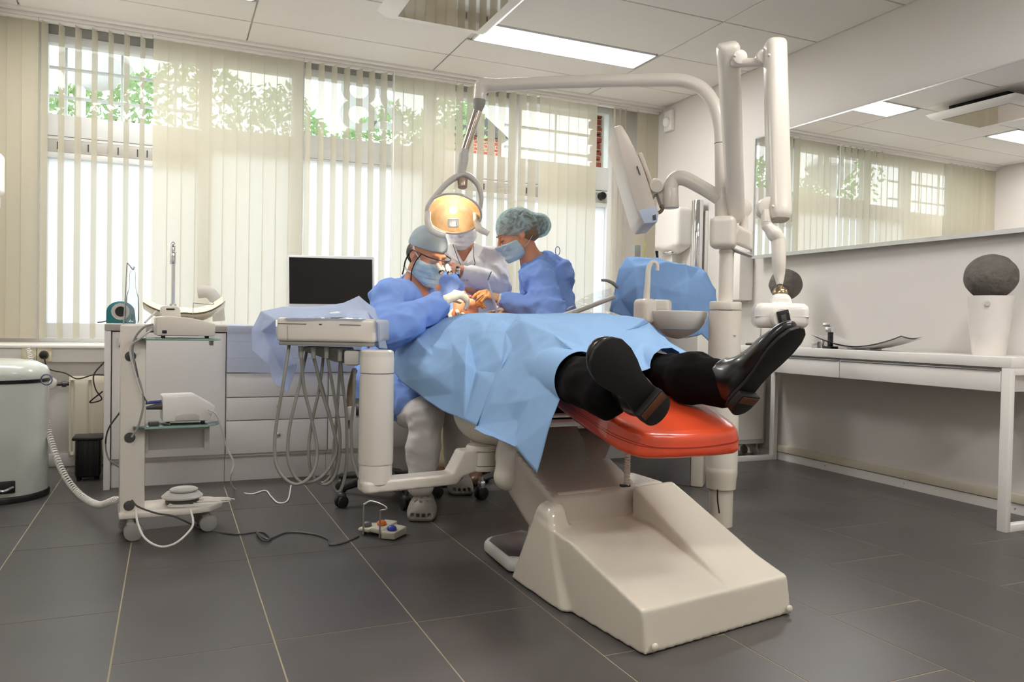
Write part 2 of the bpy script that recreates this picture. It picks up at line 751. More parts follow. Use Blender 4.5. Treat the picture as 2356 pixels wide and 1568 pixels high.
# ceiling lamps (flush prismatic panels); the last three are unseen, added as fill light
m_lamp = emit('lamp_diffuser_glow', (1.0, 0.985, 0.965), 35.0)
labels = ['long white lit ceiling light panel next to the mirror-bottomed ceiling unit',
          'lit ceiling light panel over the counter side of the room, near the left wall',
          'unseen ceiling light panel added as fill, near the long wall mirror',
          'unseen ceiling light panel added as fill, close to the left wall',
          'unseen ceiling light panel added as fill, by the back wall']
for (a, b, c, d), lb in zip(LIGHTS, labels):
    t = thing('ceiling_light', lb, 'ceiling light', ((a + b) / 2, (c + d) / 2, CZ), 'recessed ceiling lights')
    f = MB()
    for lo, hi in (((a, c, CZ - .006), (b, c + .012, CZ + .012)), ((a, d - .012, CZ - .006), (b, d, CZ + .012)),
                   ((a, c, CZ - .006), (a + .012, d, CZ + .012)), ((b - .012, c, CZ - .006), (b, d, CZ + .012))):
        f.bb(lo, hi, .002)
    obj('frame', f, M['frame'], t)
    obj('diffuser', MB().bb((a + .01, c + .01, CZ + .001), (b - .01, d - .01, CZ + .008)), m_lamp, t, label='glowing white diffuser')

# ceiling unit with a mirror-like panel hung under a dark vent
zc = 2.50
x0, x1 = QZ(890, 40, zc)[0], QZ(1110, 80, zc)[0]
y1 = QZ(1110, 80, zc)[1]
y0 = y1 - 0.62
t = thing('ceiling_air_unit', 'square white ceiling air unit with a mirror-like dark bottom panel', 'air conditioner', ((x0 + x1) / 2, (y0 + y1) / 2, zc))
obj('housing', MB().bb((x0 + .08, y0 + .08, zc + .03), (x1 - .08, y1 - .08, CZ + .012), .01), M['black'], t, label='dark vent housing')
f = MB()
f.loft([[(x0 - .05, y0 - .05, zc + .035), (x1 + .05, y0 - .05, zc + .035), (x1 + .05, y1 + .02, zc + .035), (x0 - .05, y1 + .02, zc + .035)],
        [(x0, y0, zc), (x1, y0, zc), (x1, y1, zc), (x0, y1, zc)]])
obj('panel_frame', f, M['white'], t)
obj('mirror_panel', MB().bb((x0 + .05, y0 + .05, zc - .003), (x1 - .05, y1 - .05, zc + .001)), mat('smoked_mirror', rgb(132, 124, 114), .04, metal=1, var=.01), t, label='smoked mirror panel')

# ---------------------------------------------------------------- window wall
ZT = 2.50
wl = MB()
wl.bb((LX, RY, 0), (WX, 5.75, .60))
wl.bb((LX, GY - .03, .60), (-0.728, 5.75, CZ + .2))
wl.bb((3.268, GY - .03, .60), (WX, 5.75, CZ + .2))
wl.bb((-0.728, GY - .02, 2.655), (3.268, 5.75, CZ + .2))
wl.bb((-0.728, GY - .02, .60), (3.268, 5.75, .66))
struct('wall_window', wl, M['wall'])
struct('trim_4', MB().bb((LX, 4.915, .58), (3.25, RY + .03, .655), .004).bb((LX, 4.90, .655), (WX, GY + .02, .675), .006), M['white'])
struct('baseboard_window', MB().bb((LX, RY - .015, 0), (3.2, RY + .01, .07), .003), M['white'])

wins = [(-0.73, 0.20, 2.492, 2.06, True), (0.20, 0.79, 2.50, 2.085, False), (0.79, 1.735, 2.51, 2.11, False),
        (1.735, 2.42, 2.51, 2.11, True), (2.42, 3.27, 2.55, 2.115, True)]
m_frost = fabric('frosted_glass', (0.93, 0.95, 0.97), 0.02, 0.96, (0.96, 0.98, 1.0))
m_slot = mat('slot_dark', rgb(190, 190, 188), .6)
for i, (a, b, zt, zb, vent) in enumerate(wins):
    t = thing('window_%d' % (i + 1), 'window section %d of the window wall' % (i + 1), 'window', ((a + b) / 2, GY, .66))
    t['kind'] = 'structure'
    f = MB()
    y0, y1 = GY - .015, GY + .06
    w = .04
    f.bb((a, y0, .675), (a + w, y1, 2.66), .004)
    f.bb((b - w, y0, .675), (b, y1, 2.66), .004)
    ia, ib, yy = a + w - .001, b - w + .001, y0 + .002
    f.bb((ia, yy, .675), (ib, y1, .79), .003)
    f.bb((ia, yy, zt), (ib, y1, zt + .05), .003)
    f.bb((ia, yy, zt + .12), (ib, y1, 2.66), .003)
    zf = 1.93 if vent else 1.955
    f.bb((ia, y0 - .008, zf), (ib, y1, zb), .004)
    f.bb((ia, yy, zf - .02), (ib, y1, zf - .001), .002)
    if vent:
        f.bb((ia, yy, 1.80), (ib, y1, 1.834), .003)
    obj('window_frame', f, M['frame'], t)
    obj('top_slot', MB().bb((a + w, GY + .01, zt + .05), (b - w, GY + .03, zt + .12)), m_slot, t, label='dark vent slot over the pane')
    obj('pane', MB().bb((a + w, GY + .02, zb), (b - w, GY + .026, zt)), M['glass'], t, label='clear upper pane')
    obj('frosted_pane', MB().bb((a + w, GY + .02, .79), (b - w, GY + .026, 1.80 if vent else zf)), m_frost, t, label='frosted lower pane')
    if vent:
        v = MB()
        v.bb((a + w, GY - .012, 1.835), (b - w, GY + .02, zf - .02), .003)
        obj('vent_grille', v, M['lgrey'], t)
        v = MB()
        n = int((b - a) / .055)
        for k in range(n):
            x = a + w + .05 + k * .055
            if x < b - w - .03 and k % 3 != 1:
                v.bb((x, GY - .016, 1.85), (x + .007, GY - .011, zf - .035))
        obj('vent_slots', v, M['dgrey'], t)
v = MB().cyl((3.17, GY - .06, 1.885), (3.17, GY - .01, 1.885), .03, .03, 20, .006)
tag(obj('vent_knob', v, M['black']), 'black round knob on the window vent grille beside the right wall', 'knob')

# ---------------------------------------------------------------- vertical blinds
def slat(mb, x, w, ang, z0, z1, y, curve=.006):
    c, s = math.cos(ang), math.sin(ang)
    G = []
    for z in (z1, z0):
        row = []
        for u in np.linspace(-.5, .5, 5):
            d = curve * (1 - 4 * u * u)
            row.append((x + u * w * c - d * s, y + u * w * s + d * c, z))
        G.append(row)
    mb.grid(np.array(G))


BYL = 5.33
m_rail = M['white']
blinds = [(-0.95, -0.717, 'closed', 'closed tan vertical blind against the left wall'),
          (-0.717, -0.111, 'open', 'half-open vertical blind in front of the leftmost window with the round lamp outside'),
          (-0.111, 0.798, 'closed', 'widest closed tan vertical blind, behind the tall chrome tap'),
          (0.798, 1.397, 'open', 'half-open vertical blind showing the house number'),
          (1.397, 1.869, 'closed', 'closed tan vertical blind left of the operating lamp arm'),
          (1.869, 2.534, 'open', 'half-open vertical blind behind the operating lamp arm'),
          (2.534, 3.04, 'closed', 'closed tan vertical blind behind the person in a bouffant cap'),
          (3.16, 3.30, 'edge', 'stack of edge-on white blind slats left of the wall-side strip'),
          (3.40, 3.60, 'closed', 'narrow closed tan vertical blind against the right wall')]
for (a, b, mode, lb) in blinds:
    t = thing('vertical_blind', lb, 'blind', ((a + b) / 2, BYL, .70), 'vertical blinds along the window wall')
    ra_, rb_ = (3.04, 3.40) if mode == 'edge' else (a, b)
    obj('head_rail', MB().bb((ra_ + .001, BYL - .018, CZ - .045), (rb_ - .001, BYL + .018, CZ - .002), .003), m_rail, t)
    s = MB()
    if mode == 'closed':
        n = max(2, round((b - a) / .083))
        p = (b - a) / n
        for k in range(n):
            slat(s, a + .006 + (b - a - .012) * (k + .5) / n, p * 1.06, .07, .70, CZ - .045, BYL + .002 * (k % 2), .004)
    elif mode == 'open':
        n = max(2, round((b - a) / .0865))
        p = (b - a) / n
        for k in range(n):
            x = a + p * (k + .35)
            th = math.atan2(BYL, x)                   # how the slats stand to the room: turned well open
            slat(s, x, .089, math.radians(74 if b < .5 else 106) + .03 * math.sin(k * 2.1), .70, CZ - .045, BYL, .003)
    else:
        for k in range(3):
            slat(s, a + .03 + .05 * k, .089, 1.2, .70, CZ - .045, BYL, .003)
    obj('slats', s, M['blind'], t, sharp=180)
    w = MB()
    for z in (.704,):
        w.tube([(a + .01, BYL + .03, z), (b - .01, BYL + .03, z)], .0015, 6)
    obj('bottom_chain', w, M['frame'], t)
t = thing('blind_pull_cord', 'white pull cord hanging from the ceiling rail by the closed tan blind', 'cord', (0.80, 5.28, 1.2))
obj('cord', MB().tube([(1.402, 5.29, 2.56), (1.402, 5.285, 1.2), (1.404, 5.285, .8)], .004, 8), M['frame'], t)

# ---------------------------------------------------------------- outside
tag(obj('garden_ground', MB().bb((-7, 5.8, -.3), (12, 16, -.1)), mat('paving', rgb(170, 165, 155), .9)), 'pale paved ground outside the windows', 'ground', kind='structure')
rs = np.random.RandomState(3)
m_leaf = fabric('leaf', rgb(140, 164, 124), 0.0, .4, rgb(176, 196, 146))
def leaves(name, n, fx, lb):
    mb = MB()
    vs, fs = [], []
    for i in range(n):
        p = fx(i)
        s = .028 + .034 * rs.rand()
        u = nrm(rs.randn(3))
        w = nrm(np.cross(u, rs.randn(3)))
        k = len(vs)
        vs += [p - u * s, p + w * s * .42, p + u * s, p - w * s * .42]
        fs.append((k, k + 1, k + 2, k + 3))
    mb.add(vs, fs)
    o = obj(name, mb, m_leaf, flat=True)
    tag(o, lb, 'hedge', kind='stuff')


def hedge(i):
    x = -2.6 + 6.6 * rs.rand()
    top = 3.12 + .22 * math.sin(x * 2.3 + 1) + .12 * math.sin(x * 7) - (.9 if x > 3.2 else 0)
    z = 1.2 + (top - 1.2) * (1 - rs.rand() ** 1.6)
    return V(x, 8.0 + .6 * rs.rand() + .1 * math.sin(x * 5), z)


leaves('hedge_foliage', 13000, hedge, 'leafy green hedge outside beyond the window panes')
br = MB()
for i in range(16):
    x = -2.4 + .38 * i
    br.tube([(x, 8.3, 0), (x + .1 * math.sin(i), 8.3, 1.6), (x + .4 * math.sin(i * 2), 8.3, 2.7)], [.04, .03, .012], 7, smooth=4)
tag(obj('hedge_stems', br, mat('bark', rgb(80, 68, 58), .9)), 'dark branching stems inside the hedge outside', 'branches', kind='stuff')
# round street lamp
t = thing('garden_lamp_post', 'white round-shaded lamp post outside the leftmost window', 'street lamp', (-0.72, 7.4, -.1))
lp = QY(187, 150, 7.2)
obj('pole', MB().cyl((lp[0], 7.2, -.1), (lp[0], 7.2, lp[2] + .1), .035), M['frame'], t)
obj('lamp_shade', MB().lathe([(.02, .16), (.16, .13), (.26, .06), (.30, 0), (.24, -.06), (.17, -.16), (.10, -.19), (.02, -.2)], (lp[0] + .08, 7.2, lp[2] + .02)), mat('lamp_shade_white', rgb(214, 214, 214), .5), t)
# white bars before the panes
for a, b, zs in ((-0.80, 0.20, (2.405, 2.225)), (2.42, 3.30, (2.42, 2.25))):
    t = thing('window_bars', 'white horizontal security bars outside the %s' % ('leftmost window' if a < 0 else 'rightmost window beside the brick pier'), 'window bars', ((a + b) / 2, 5.72, 2.2), 'security bars outside the windows')
    for z in zs:
        obj('bar', MB().cyl((a, 5.72, z), (b, 5.72, z), .011, seg=10), M['frame'], t)
    for x in ((a + .18, a + .50, a + .82) if a < 0 else (b - .42,)):
        obj('bar', MB().cyl((x, 5.74, 2.02), (x, 5.74, 2.62), .009, seg=8), M['frame'], t)
# brick pier and neighbouring house
def brick(name, c1, c2, mo, sc):
    m, nt, N, L, b = _new(name)
    bt = N.new('ShaderNodeTexBrick')
    bt.inputs['Color1'].default_value = (*c1, 1)
    bt.inputs['Color2'].default_value = (*c2, 1)
    bt.inputs['Mortar'].default_value = (*mo, 1)
    bt.inputs['Scale'].default_value = sc
    tc = N.new('ShaderNodeTexCoord')
    mp = N.new('ShaderNodeMapping')
    mp.inputs['Rotation'].default_value = (PI / 2, 0, 0)
    L.new(tc.outputs['Object'], mp.inputs['Vector'])
    L.new(mp.outputs['Vector'], bt.inputs['Vector'])
    L.new(bt.outputs['Color'], b.inputs['Base Color'])
    b.inputs['Roughness'].default_value = .9
    return m


m_brick = brick('red_brick', rgb(176, 92, 74), rgb(150, 74, 60), rgb(190, 180, 170), 5)
bp = MB()
for k in range(13):
    z = 1.75 + k * .068
    bp.bb((3.225 - .02 * (k % 2), 5.66, z), (3.42, 5.78, z + .056), .004)
tag(obj('brick_pier', bp, m_brick), 'narrow red brick pier outside the rightmost window', 'brick pier', kind='structure')
t = thing('neighbour_house', 'brick house across the street behind the operating lamp arm', 'house', (3.9, 11, -.1))
t['kind'] = 'structure'
obj('house_wall', MB().bb((3.55, 11, -.1), (4.6, 12, 3.65)), m_brick, t)
obj('roof', MB().prism([(3.45, 10.9, 3.65), (4.7, 10.9, 3.65), (4.08, 10.9, 4.1)], (0, 1.2, 0)), M['dgrey'], t)
for x in (3.7, 4.15):
    obj('window', MB().bb((x, 10.97, 2.5), (x + .3, 11, 3.2)), M['dgrey'], t)
# house number stuck on the pane, readable from the street
for ch, px in (('8', 795), ('2', 872)):
    c = bpy.data.curves.new('house_number', 'FONT')
    c.body = ch
    c.size = .62
    c.extrude = .002
    c.align_x = 'CENTER'
    o = bpy.data.objects.new('number', c)
    p = QY(px + 30, 305, GY + .03)
    dg = bpy.context.evaluated_depsgraph_get()
    COL.objects.link(o)
    bpy.context.view_layer.update()
    me = bpy.data.meshes.new_from_object(o.evaluated_get(bpy.context.evaluated_depsgraph_get()))
    bpy.data.objects.remove(o)
    vv = np.array([v.co[:] for v in me.vertices])
    ff = [tuple(q.vertices) for q in me.polygons]
    z0 = QY(px, 296, GY + .03)[2]
    vv = np.stack([p[0] - vv[:, 0] * 1.0, np.full(len(vv), GY + .032) + vv[:, 2], z0 + vv[:, 1] * .92], 1)
    tag(obj('house_number', MB().add(vv, ff), fabric('number_film_' + ch, rgb(222, 224, 222), .25, .8), flat=True),
        'pale house number %s stuck on the window pane' % ('8' if ch == '8' else '2, half behind the tan blind,'), 'number')

# ---------------------------------------------------------------- light
w = bpy.data.worlds.new('sky')
SC.world = w
w.use_nodes = True
bg = w.node_tree.nodes['Background']
bg.inputs[0].default_value = (0.90, 0.95, 1.0, 1)
bg.inputs[1].default_value = 3.6
SC.view_settings.view_transform = 'Standard'
SC.view_settings.look = 'None'
SC.view_settings.exposure = 0.0
SC.view_settings.gamma = 1.0
SC.view_settings.use_curve_mapping = False
cy = SC.cycles
cy.max_bounces = 8
cy.diffuse_bounces = 4
cy.glossy_bounces = 4
cy.transmission_bounces = 6
cy.transparent_max_bounces = 12
cy.caustics_reflective = False
cy.caustics_refractive = False
cy.sample_clamp_indirect = 6

# ---------------------------------------------------------------- camera
cam = bpy.data.cameras.new('camera')
cam.sensor_width = 36
cam.lens = FOC / 2356 * 36
cam.clip_start = .05
co = bpy.data.objects.new('camera', cam)
COL.objects.link(co)
co.matrix_world = Matrix([[MR[0][0], -MR[1][0], -MR[2][0], 0], [MR[0][1], -MR[1][1], -MR[2][1], 0], [MR[0][2], -MR[1][2], -MR[2][2], CAMH], [0, 0, 0, 1]])
SC.camera = co
# ================================================================ furniture along the walls
def knob(parent, p, name='knob', d=(0, -1, 0)):
    d = V(*d)
    return obj(name, MB().cyl(p, p + d * .014, .005, seg=10).cyl(p + d * .012, p + d * .02, .011, seg=14, bev=.002), M['chrome'], parent, label='chrome knob')


# ---- long counter under the windows
CY0, CY1, CTZ = 4.20, 4.86, .80
units = [(-.255, .265, 'door'), (.265, .78, 'drawers'), (.78, 1.30, 'drawers'), (1.30, 1.85, 'drawers'), (1.85, 2.45, 'door'), (2.45, 3.12, 'drawers')]
lbs = ['white base cabinet with one tall door behind the glass-shelved trolley',
       'white four-drawer cabinet right of the tall cabinet door',
       'white drawer cabinet behind the hanging instrument hoses',
       'white drawer cabinet behind the seated person in a blue gown',
       'white base cabinet with a door behind the dental chair',
       'white drawer cabinet at the right end of the counter']
for (a, b, kind), lb in zip(units, lbs):
    t = thing('base_cabinet', lb, 'cabinet', ((a + b) / 2, CY0, 0), 'white cabinets under the window counter')
    obj('body', MB().bb((a + .001, CY0 + .02, .13), (b - .001, CY1, .764)), M['white'], t)
    obj('plinth', MB().bb((a + .001, CY0 + .045, 0), (b - .001, CY0 + .065, .13)), M['white'], t)
    if kind == 'door':
        d = obj('door', MB().bb((a + .003, CY0, .146), (b - .003, CY0 + .018, .762), .002), M['white'], t)
        obj('handle', MB().bb((a + .03, CY0 - .022, .69), (a + .05, CY0, .735), .003), M['chrome'], d, label='chrome handle')
    else:
        for z0, z1 in ((.146, .314), (.318, .433), (.437, .558), (.562, .762)):
            d = obj('drawer', MB().bb((a + .003, CY0, z0), (b - .003, CY0 + .018, z1), .002), M['white'], t)
            knob(d, V((a + b) / 2, CY0, (z0 + z1) / 2 + .01))
ct = MB().bb((-.285, CY0 - .015, .768), (3.13, CY1, CTZ), .004)
tag(obj('worktop', ct, mat('worktop_laminate', rgb(184, 176, 167), .35, var=.03)), 'long pale worktop lying on the white cabinets under the windows', 'worktop')
tag(obj('end_panel', MB().bb((-.285, CY0 - .012, 0), (-.257, 4.845, .767), .003), M['white']), 'white side panel closing the left end of the counter', 'panel')

# ---- narrow white desk with two drawers
t = thing('desk', 'narrow white desk with two shallow drawers and square frame legs under the mirror', 'desk', (3.41, 3.03, 0))
DX0, DX1, DY0, DY1, DZ = 3.22, 3.595, 2.135, 3.93, .737
obj('tabletop', MB().bb((DX0, DY0, DZ - .045), (DX1, DY1, DZ), .003), M['white'], t)
obj('apron', MB().bb((DX0 + .022, DY0 + .04, DZ - .148), (DX1 - .01, DY1 - .04, DZ - .046)), M['white'], t)
for a, b in ((DY0 + .045, 3.045), (3.052, DY1 - .045)):
    d = obj('drawer', MB().bb((DX0 + .003, a, DZ - .148), (DX0 + .02, b, DZ - .060), .002), M['white'], t)
    obj('handle', MB().bb((DX0 - .002, a + .002, DZ - .060), (DX0 + .018, b - .002, DZ - .055), .001), M['steel'], d, label='slim metal pull strip')
for y in (DY0, DY1 - .04):
    f = MB()
    f.bb((DX0, y, 0), (DX0 + .03, y + .04, DZ - .0455), .002)
    f.bb((DX1 - .03, y, 0), (DX1, y + .04, DZ - .0455), .002)
    f.bb((DX0 + .03, y + .001, .0), (DX1 - .03, y + .039, .030), .001)
    f.bb((DX0 + .03, y + .001, DZ - .075), (DX1 - .03, y + .039, DZ - .0455), .001)
    obj('leg_frame', f, M['white'], t)

# ---- rolling pedestal beyond the desk
t = thing('pedestal_cabinet', 'white rolling pedestal cabinet on casters behind the far desk leg', 'cabinet', (3.38, 4.02, 0))
obj('body', MB().bb((3.22, 3.99, .09), (3.58, 4.17, .68), .006), M['lgrey'], t)
obj('drawer_front', MB().bb((3.215, 3.985, .12), (3.56, 3.992, .64), .003), M['white'], t)
for x in (3.27, 3.54):
    for y in (4.02, 4.14):
        obj('caster', MB().cyl((x - .012, y, .03), (x + .012, y, .03), .028, bev=.006).cyl((x, y, .05), (x, y, .095), .008), M['grey'], t)

# ---- wall mirror, hung very slightly askew
t = thing('wall_mirror', 'wide frameless wall mirror above the white desk, reflecting the blinds', 'mirror', (3.59, 3.0, 1.32))
ma, mbk = V(3.612 - .004, 1.55, 0), V(3.612 - .058, 4.105, 0)
MZ0, MZ1 = 1.325, 2.095
mu = nrm(mbk - ma)
mn = V(-mu[1], mu[0], 0)
f = MB().loft([[ma + V(0, 0, MZ0), mbk + V(0, 0, MZ0), mbk + V(0, 0, MZ1), ma + V(0, 0, MZ1)],
               [ma + V(0, 0, MZ0) - mn * -.012, mbk + V(0, 0, MZ0) + mn * .012, mbk + V(0, 0, MZ1) + mn * .012, ma + V(0, 0, MZ1) + mn * .012]])
obj('mirror_glass', f, mat('mirror_silver', (.9, .9, .9), .004, metal=1, var=0), t, label='reflecting glass')
f = MB()
f.loft([[ma + V(0, 0, MZ0 - .022) + mn * s, mbk + V(0, 0, MZ0 - .022) + mn * s, mbk + V(0, 0, MZ0) + mn * s, ma + V(0, 0, MZ0) + mn * s] for s in (0, .02)])
f.loft([[ma + V(0, 0, MZ1) + mn * s, mbk + V(0, 0, MZ1) + mn * s, mbk + V(0, 0, MZ1 + .006) + mn * s, ma + V(0, 0, MZ1 + .006) + mn * s] for s in (0, .016)])
f.loft([[mbk - mu * .006 + V(0, 0, MZ0) + mn * s, mbk + mu * .002 + V(0, 0, MZ0) + mn * s, mbk + mu * .002 + V(0, 0, MZ1) + mn * s, mbk - mu * .006 + V(0, 0, MZ1) + mn * s] for s in (0, .016)])
obj('frame', f, M['steel'], t, label='thin aluminium edge')
if True:
    o = bpy.data.objects['wall_mirror']

# ---- pots with dark balls on the desk
m_pot = mat('white_ceramic', rgb(238, 232, 226), .25, coat=.3, var=.01)
m_ball = mat('dark_fibre_ball', rgb(104, 98, 92), .8, var=.35, vscale=30, bump=.9, bscale=38, bdist=.012)
for c, s, la, lb in ((V(3.405, 2.362, DZ), 1.0, 'tall white pot near the front end of the desk, tapering down', 'dark grey textured ball in the pot at the near end of the desk'),
                 (V(3.41, 3.655, DZ), 1.0, 'white pot at the far end of the desk, behind the x-ray head', 'dark grey textured ball in the pot behind the x-ray head')):
    pr = [(.001, 0), (.064, 0), (.067, .004), (.080, .13), (.095, .262), (.0955, .268), (.090, .268), (.085, .262), (.078, .2), (.001, .19)]
    if c[1] > 3:
        pr = [(r * .8, h * .92) for r, h in pr]
    tag(obj('plant_pot', MB().lathe(pr, c, seg=40), m_pot), la, 'pot', 'white pots on the desk')
    R0 = .106 if c[1] < 3 else .095
    dz = .355 if c[1] < 3 else .372
    b = ell(c + V(0, 0, dz), (R0, R0, R0 * .96))
    rsd = np.random.RandomState(4)
    tag(obj('decor_ball', sdf(wr(b, .006, 70, 5, dirs=9), .006), m_ball, sharp=180), lb, 'decorative ball', 'dark balls in pots on the desk')
t = bpy.data.objects['plant_pot']
obj('emblem', MB().cyl(V(3.405 - .083, 2.362 - .045, DZ + .232), V(3.405 - .0835, 2.362 - .0455, DZ + .232) + nrm((-.9, -.45, .08)) * .003, .011, seg=16), M['lgrey'], t, label='small round grey emblem')

# ---- curved silver dish and small things on the desk
G = []
for v in np.linspace(-.5, .5, 13):
    row = []
    for u in np.linspace(-.5, .5, 25):
        z = .02 + .062 * abs(2 * u) ** 1.8 - .012 * (1 - (2 * v) ** 2)
        row.append(V(3.405 + v * .17, 3.055 - u * .60, DZ + z))
    G.append(row)
G = np.array(G)
d = MB().grid(G).grid(G[:, ::-1] - V(0, 0, .007))
o = tag(obj('serving_dish', d, mat('cast_aluminium', (.66, .65, .64), .38, metal=.35, var=.1, vscale=20, bump=.2, bscale=60)), 'long silver dish with upturned ends lying on the desk', 'dish')
obj('foot', MB().bb((3.36, 2.98, DZ), (3.45, 3.13, DZ + .012), .003), M['steel'], o)
b0 = QX(1910, 800, 3.36)
t = thing('pocket_camera_stand', 'small black stand holding a metal camera-like tool beside the silver dish', 'stand', (3.36, b0[1], DZ))
obj('foot', MB().bb((3.33, b0[1] - .03, DZ), (3.39, b0[1] + .03, DZ + .012), .003), M['black'], t)
obj('post', MB().bb((3.35, b0[1] - .012, DZ + .01), (3.37, b0[1] + .012, DZ + .1), .002), M['black'], t)
obj('clamp', MB().bb((3.34, b0[1] - .02, DZ + .09), (3.38, b0[1] + .02, DZ + .12), .003).box((3.35, b0[1] + .015, DZ + .132), (.02, .05, .022), .004), M['chrome'], t, label='chrome clamp')
b1 = QX(1878, 800, 3.36)
tag(obj('small_box', MB().bb((3.345, b1[1] - .022, DZ), (3.375, b1[1] + .022, DZ + .036), .003), M['steel']), 'tiny silver box on the desk left of the black stand', 'box')
b1 = QX(1893, 800, 3.42)
tag(obj('small_jar', MB().cyl((3.42, b1[1], DZ), (3.42, b1[1], DZ + .045), .012, bev=.003), M['chrome']), 'small chrome jar on the desk beside the black stand', 'jar')
b1 = QX(1738, 793, 3.30)
t = thing('stapler', 'flat grey and black stapler on the far end of the desk', 'stapler', (3.30, b1[1], DZ))
obj('base', MB().bb((3.28, b1[1] - .07, DZ), (3.32, b1[1] + .07, DZ + .012), .004), M['black'], t)
obj('arm', MB().box((3.30, b1[1], DZ + .022), (.035, .13, .012), .005), M['lgrey'], t)
b1 = QX(1750, 785, 3.46)
tag(obj('chrome_stand', MB().cyl((3.46, b1[1], DZ), (3.46, b1[1], DZ + .01), .03, bev=.003).cyl((3.46, b1[1], DZ + .01), (3.46, b1[1], DZ + .11), .006).sphere((3.46, b1[1], DZ + .11), .01), M['chrome']), 'slim chrome stand on the desk below the x-ray head', 'stand')

# ---- things on the right wall
t = thing('towel_dispenser', 'white rounded paper towel dispenser on the right wall near the corner', 'dispenser', (3.54, 5.03, 1.42))
f = U([rbx((3.555, 5.03, 1.60), (.075, .155, .155), .035), ell((3.56, 5.03, 1.46), (.07, .14, .06))], .03)
obj('body', sdf(f, .008), M['white'], t)
obj('outlet', MB().sphere((3.53, 5.03, 1.415), (.05, .07, .022)), M['chrome'], t, label='chrome outlet under the body')
obj('towel', MB().bb((3.525, 4.99, 1.20), (3.53, 5.07, 1.41)), M['wall'], t, label='paper end hanging down')
obj('lock', MB().bb((3.475, 5.165, 1.66), (3.482, 5.18, 1.74), .003), M['steel'], t)
p = QX(1604, 540, 3.545)
t = thing('cup_dispenser', 'tall chrome tube cup dispenser on the right wall beside the towel dispenser', 'dispenser', (3.545, p[1], 1.1))
obj('tube', MB().cyl((3.545, p[1], 1.15), (3.545, p[1], 1.775), .043, seg=32, bev=.004), M['chrome'], t)
obj('wall_mount_plate', MB().bb((3.59, p[1] - .035, 1.2), (3.62, p[1] + .035, 1.7), .003), M['white'], t)
t = thing('glove_dispenser', 'white box dispenser on the right wall behind the pole', 'dispenser', (3.55, 4.28, 1.03))
obj('body', MB().bb((3.50, 4.18, 1.03), (3.62, 4.40, 1.36), .012), M['white'], t)
obj('wall_mount', MB().bb((3.60, 4.20, 1.01), (3.619, 4.38, 1.38), .002), M['lgrey'], t)
obj('slot', MB().bb((3.496, 4.30, 1.08), (3.502, 4.37, 1.3), .002), mat('violet_card', rgb(150, 140, 190), .5), t)
p = QX(1523, 265, 3.56)
t = thing('motion_sensor', 'small white motion sensor high in the corner by the blinds', 'sensor', (3.58, p[1], p[2]))
obj('base', MB().bb((3.585, 5.13, 2.39), (3.62, 5.23, 2.55), .006), M['white'], t)
obj('lens', MB().sphere((3.575, 5.18, 2.46), (.03, .036, .04)), M['frame'], t)

# soap dispenser at the left edge
t = thing('soap_dispenser', 'white wall dispenser on the left wall at the edge of the tan blind', 'dispenser', (-.9, 4.98, 1.38))
obj('body', sdf(U([rbx((-.89, 4.98, 1.59), (.062, .055, .115), .03)], .02), .008), M['white'], t)
obj('spout', MB().bb((-.94, 4.945, 1.40), (-.845, 5.015, 1.48), .012), M['lgrey'], t, label='pale grey lower part')

# ---- radiator, sockets and cords under the sill
t = thing('radiator', 'cream panel radiator under the window sill left of the counter', 'radiator', (-.1, 4.88, .05))
G = []
xs2 = np.linspace(-.50, .95, 320)
for z, y in ((.06, 4.87), (.075, 4.862), (.10, 4.86), (.46, 4.86), (.485, 4.862), (.505, 4.87)):
    G.append([(x, y + .020 * max(0, math.cos((x + .485) * 2 * PI / .085)) ** 5 * (1 if .09 < z < .47 else 0), z) for x in xs2])
obj('panel', MB().grid(np.array(G)).bb((-.50, 4.872, .06), (.95, 4.90, .505), .003), mat('radiator_enamel', rgb(222, 214, 196), .35, var=.02), t)
obj('valve', MB().cyl((-.56, 4.86, .463), (-.50, 4.88, .463), .010).cyl((-.535, 4.868, .463), (-.515, 4.872, .463), .016), M['dgrey'], t)
obj('thermostat', MB().cyl((-.585, 4.87, .47), (-.585, 4.80, .47), .030, bev=.006), M['white'], t, label='white thermostat head')
m_sock = mat('ivory_plastic', rgb(226, 216, 184), .4)
for px, lb in ((69, 'ivory wall socket left, with the coiled white cord plugged in'), (101, 'ivory wall socket with a black round plug in it')):
    p = QY(px, 816, 4.912)
    t = thing('wall_socket', lb, 'socket', p, 'ivory sockets in the sill trunking')
    obj('plate', MB().box((p[0], 4.911, p[2]), (.074, .01, .074), .003), m_sock, t)
    obj('inset', MB().cyl((p[0], 4.907, p[2]), (p[0], 4.903, p[2]), .027, seg=24), m_sock, t)
p = QY(101, 816, 4.90)
t = thing('power_cord', 'black power cord from the round plug in the socket running behind the counter end', 'cord', p)
obj('plug', MB().cyl((p[0], 4.904, p[2]), (p[0], 4.868, p[2]), .024, .019, bev=.005), M['black'], t)
obj('cable', MB().tube([P(101, 822, 4.21), P(112, 848, 4.2), P(150, 858, 4.15), P(178, 871, 4.1), P(214, 862, 4.05), P(240, 862, 4.0)], .0035, 8, smooth=6), M['black'], t)
t = thing('loose_cable', 'loose black cable looping down at the left end of the counter', 'cord', P(222, 880, 4.05))
obj('cable', MB().tube([P(240, 832, 4.05), P(216, 862, 4.02), P(220, 895, 4.0), P(234, 918, 3.99), P(206, 925, 4.0), P(236, 900, 4.0)], .0035, 8, smooth=6), M['black'], t)
t = thing('waste_basket', 'small black ribbed basket on the floor at the left end of the counter', 'basket', (-.375, 4.50, 0))
f = MB().box((-.375, 4.53, .115), (.115, .13, .20), .015)
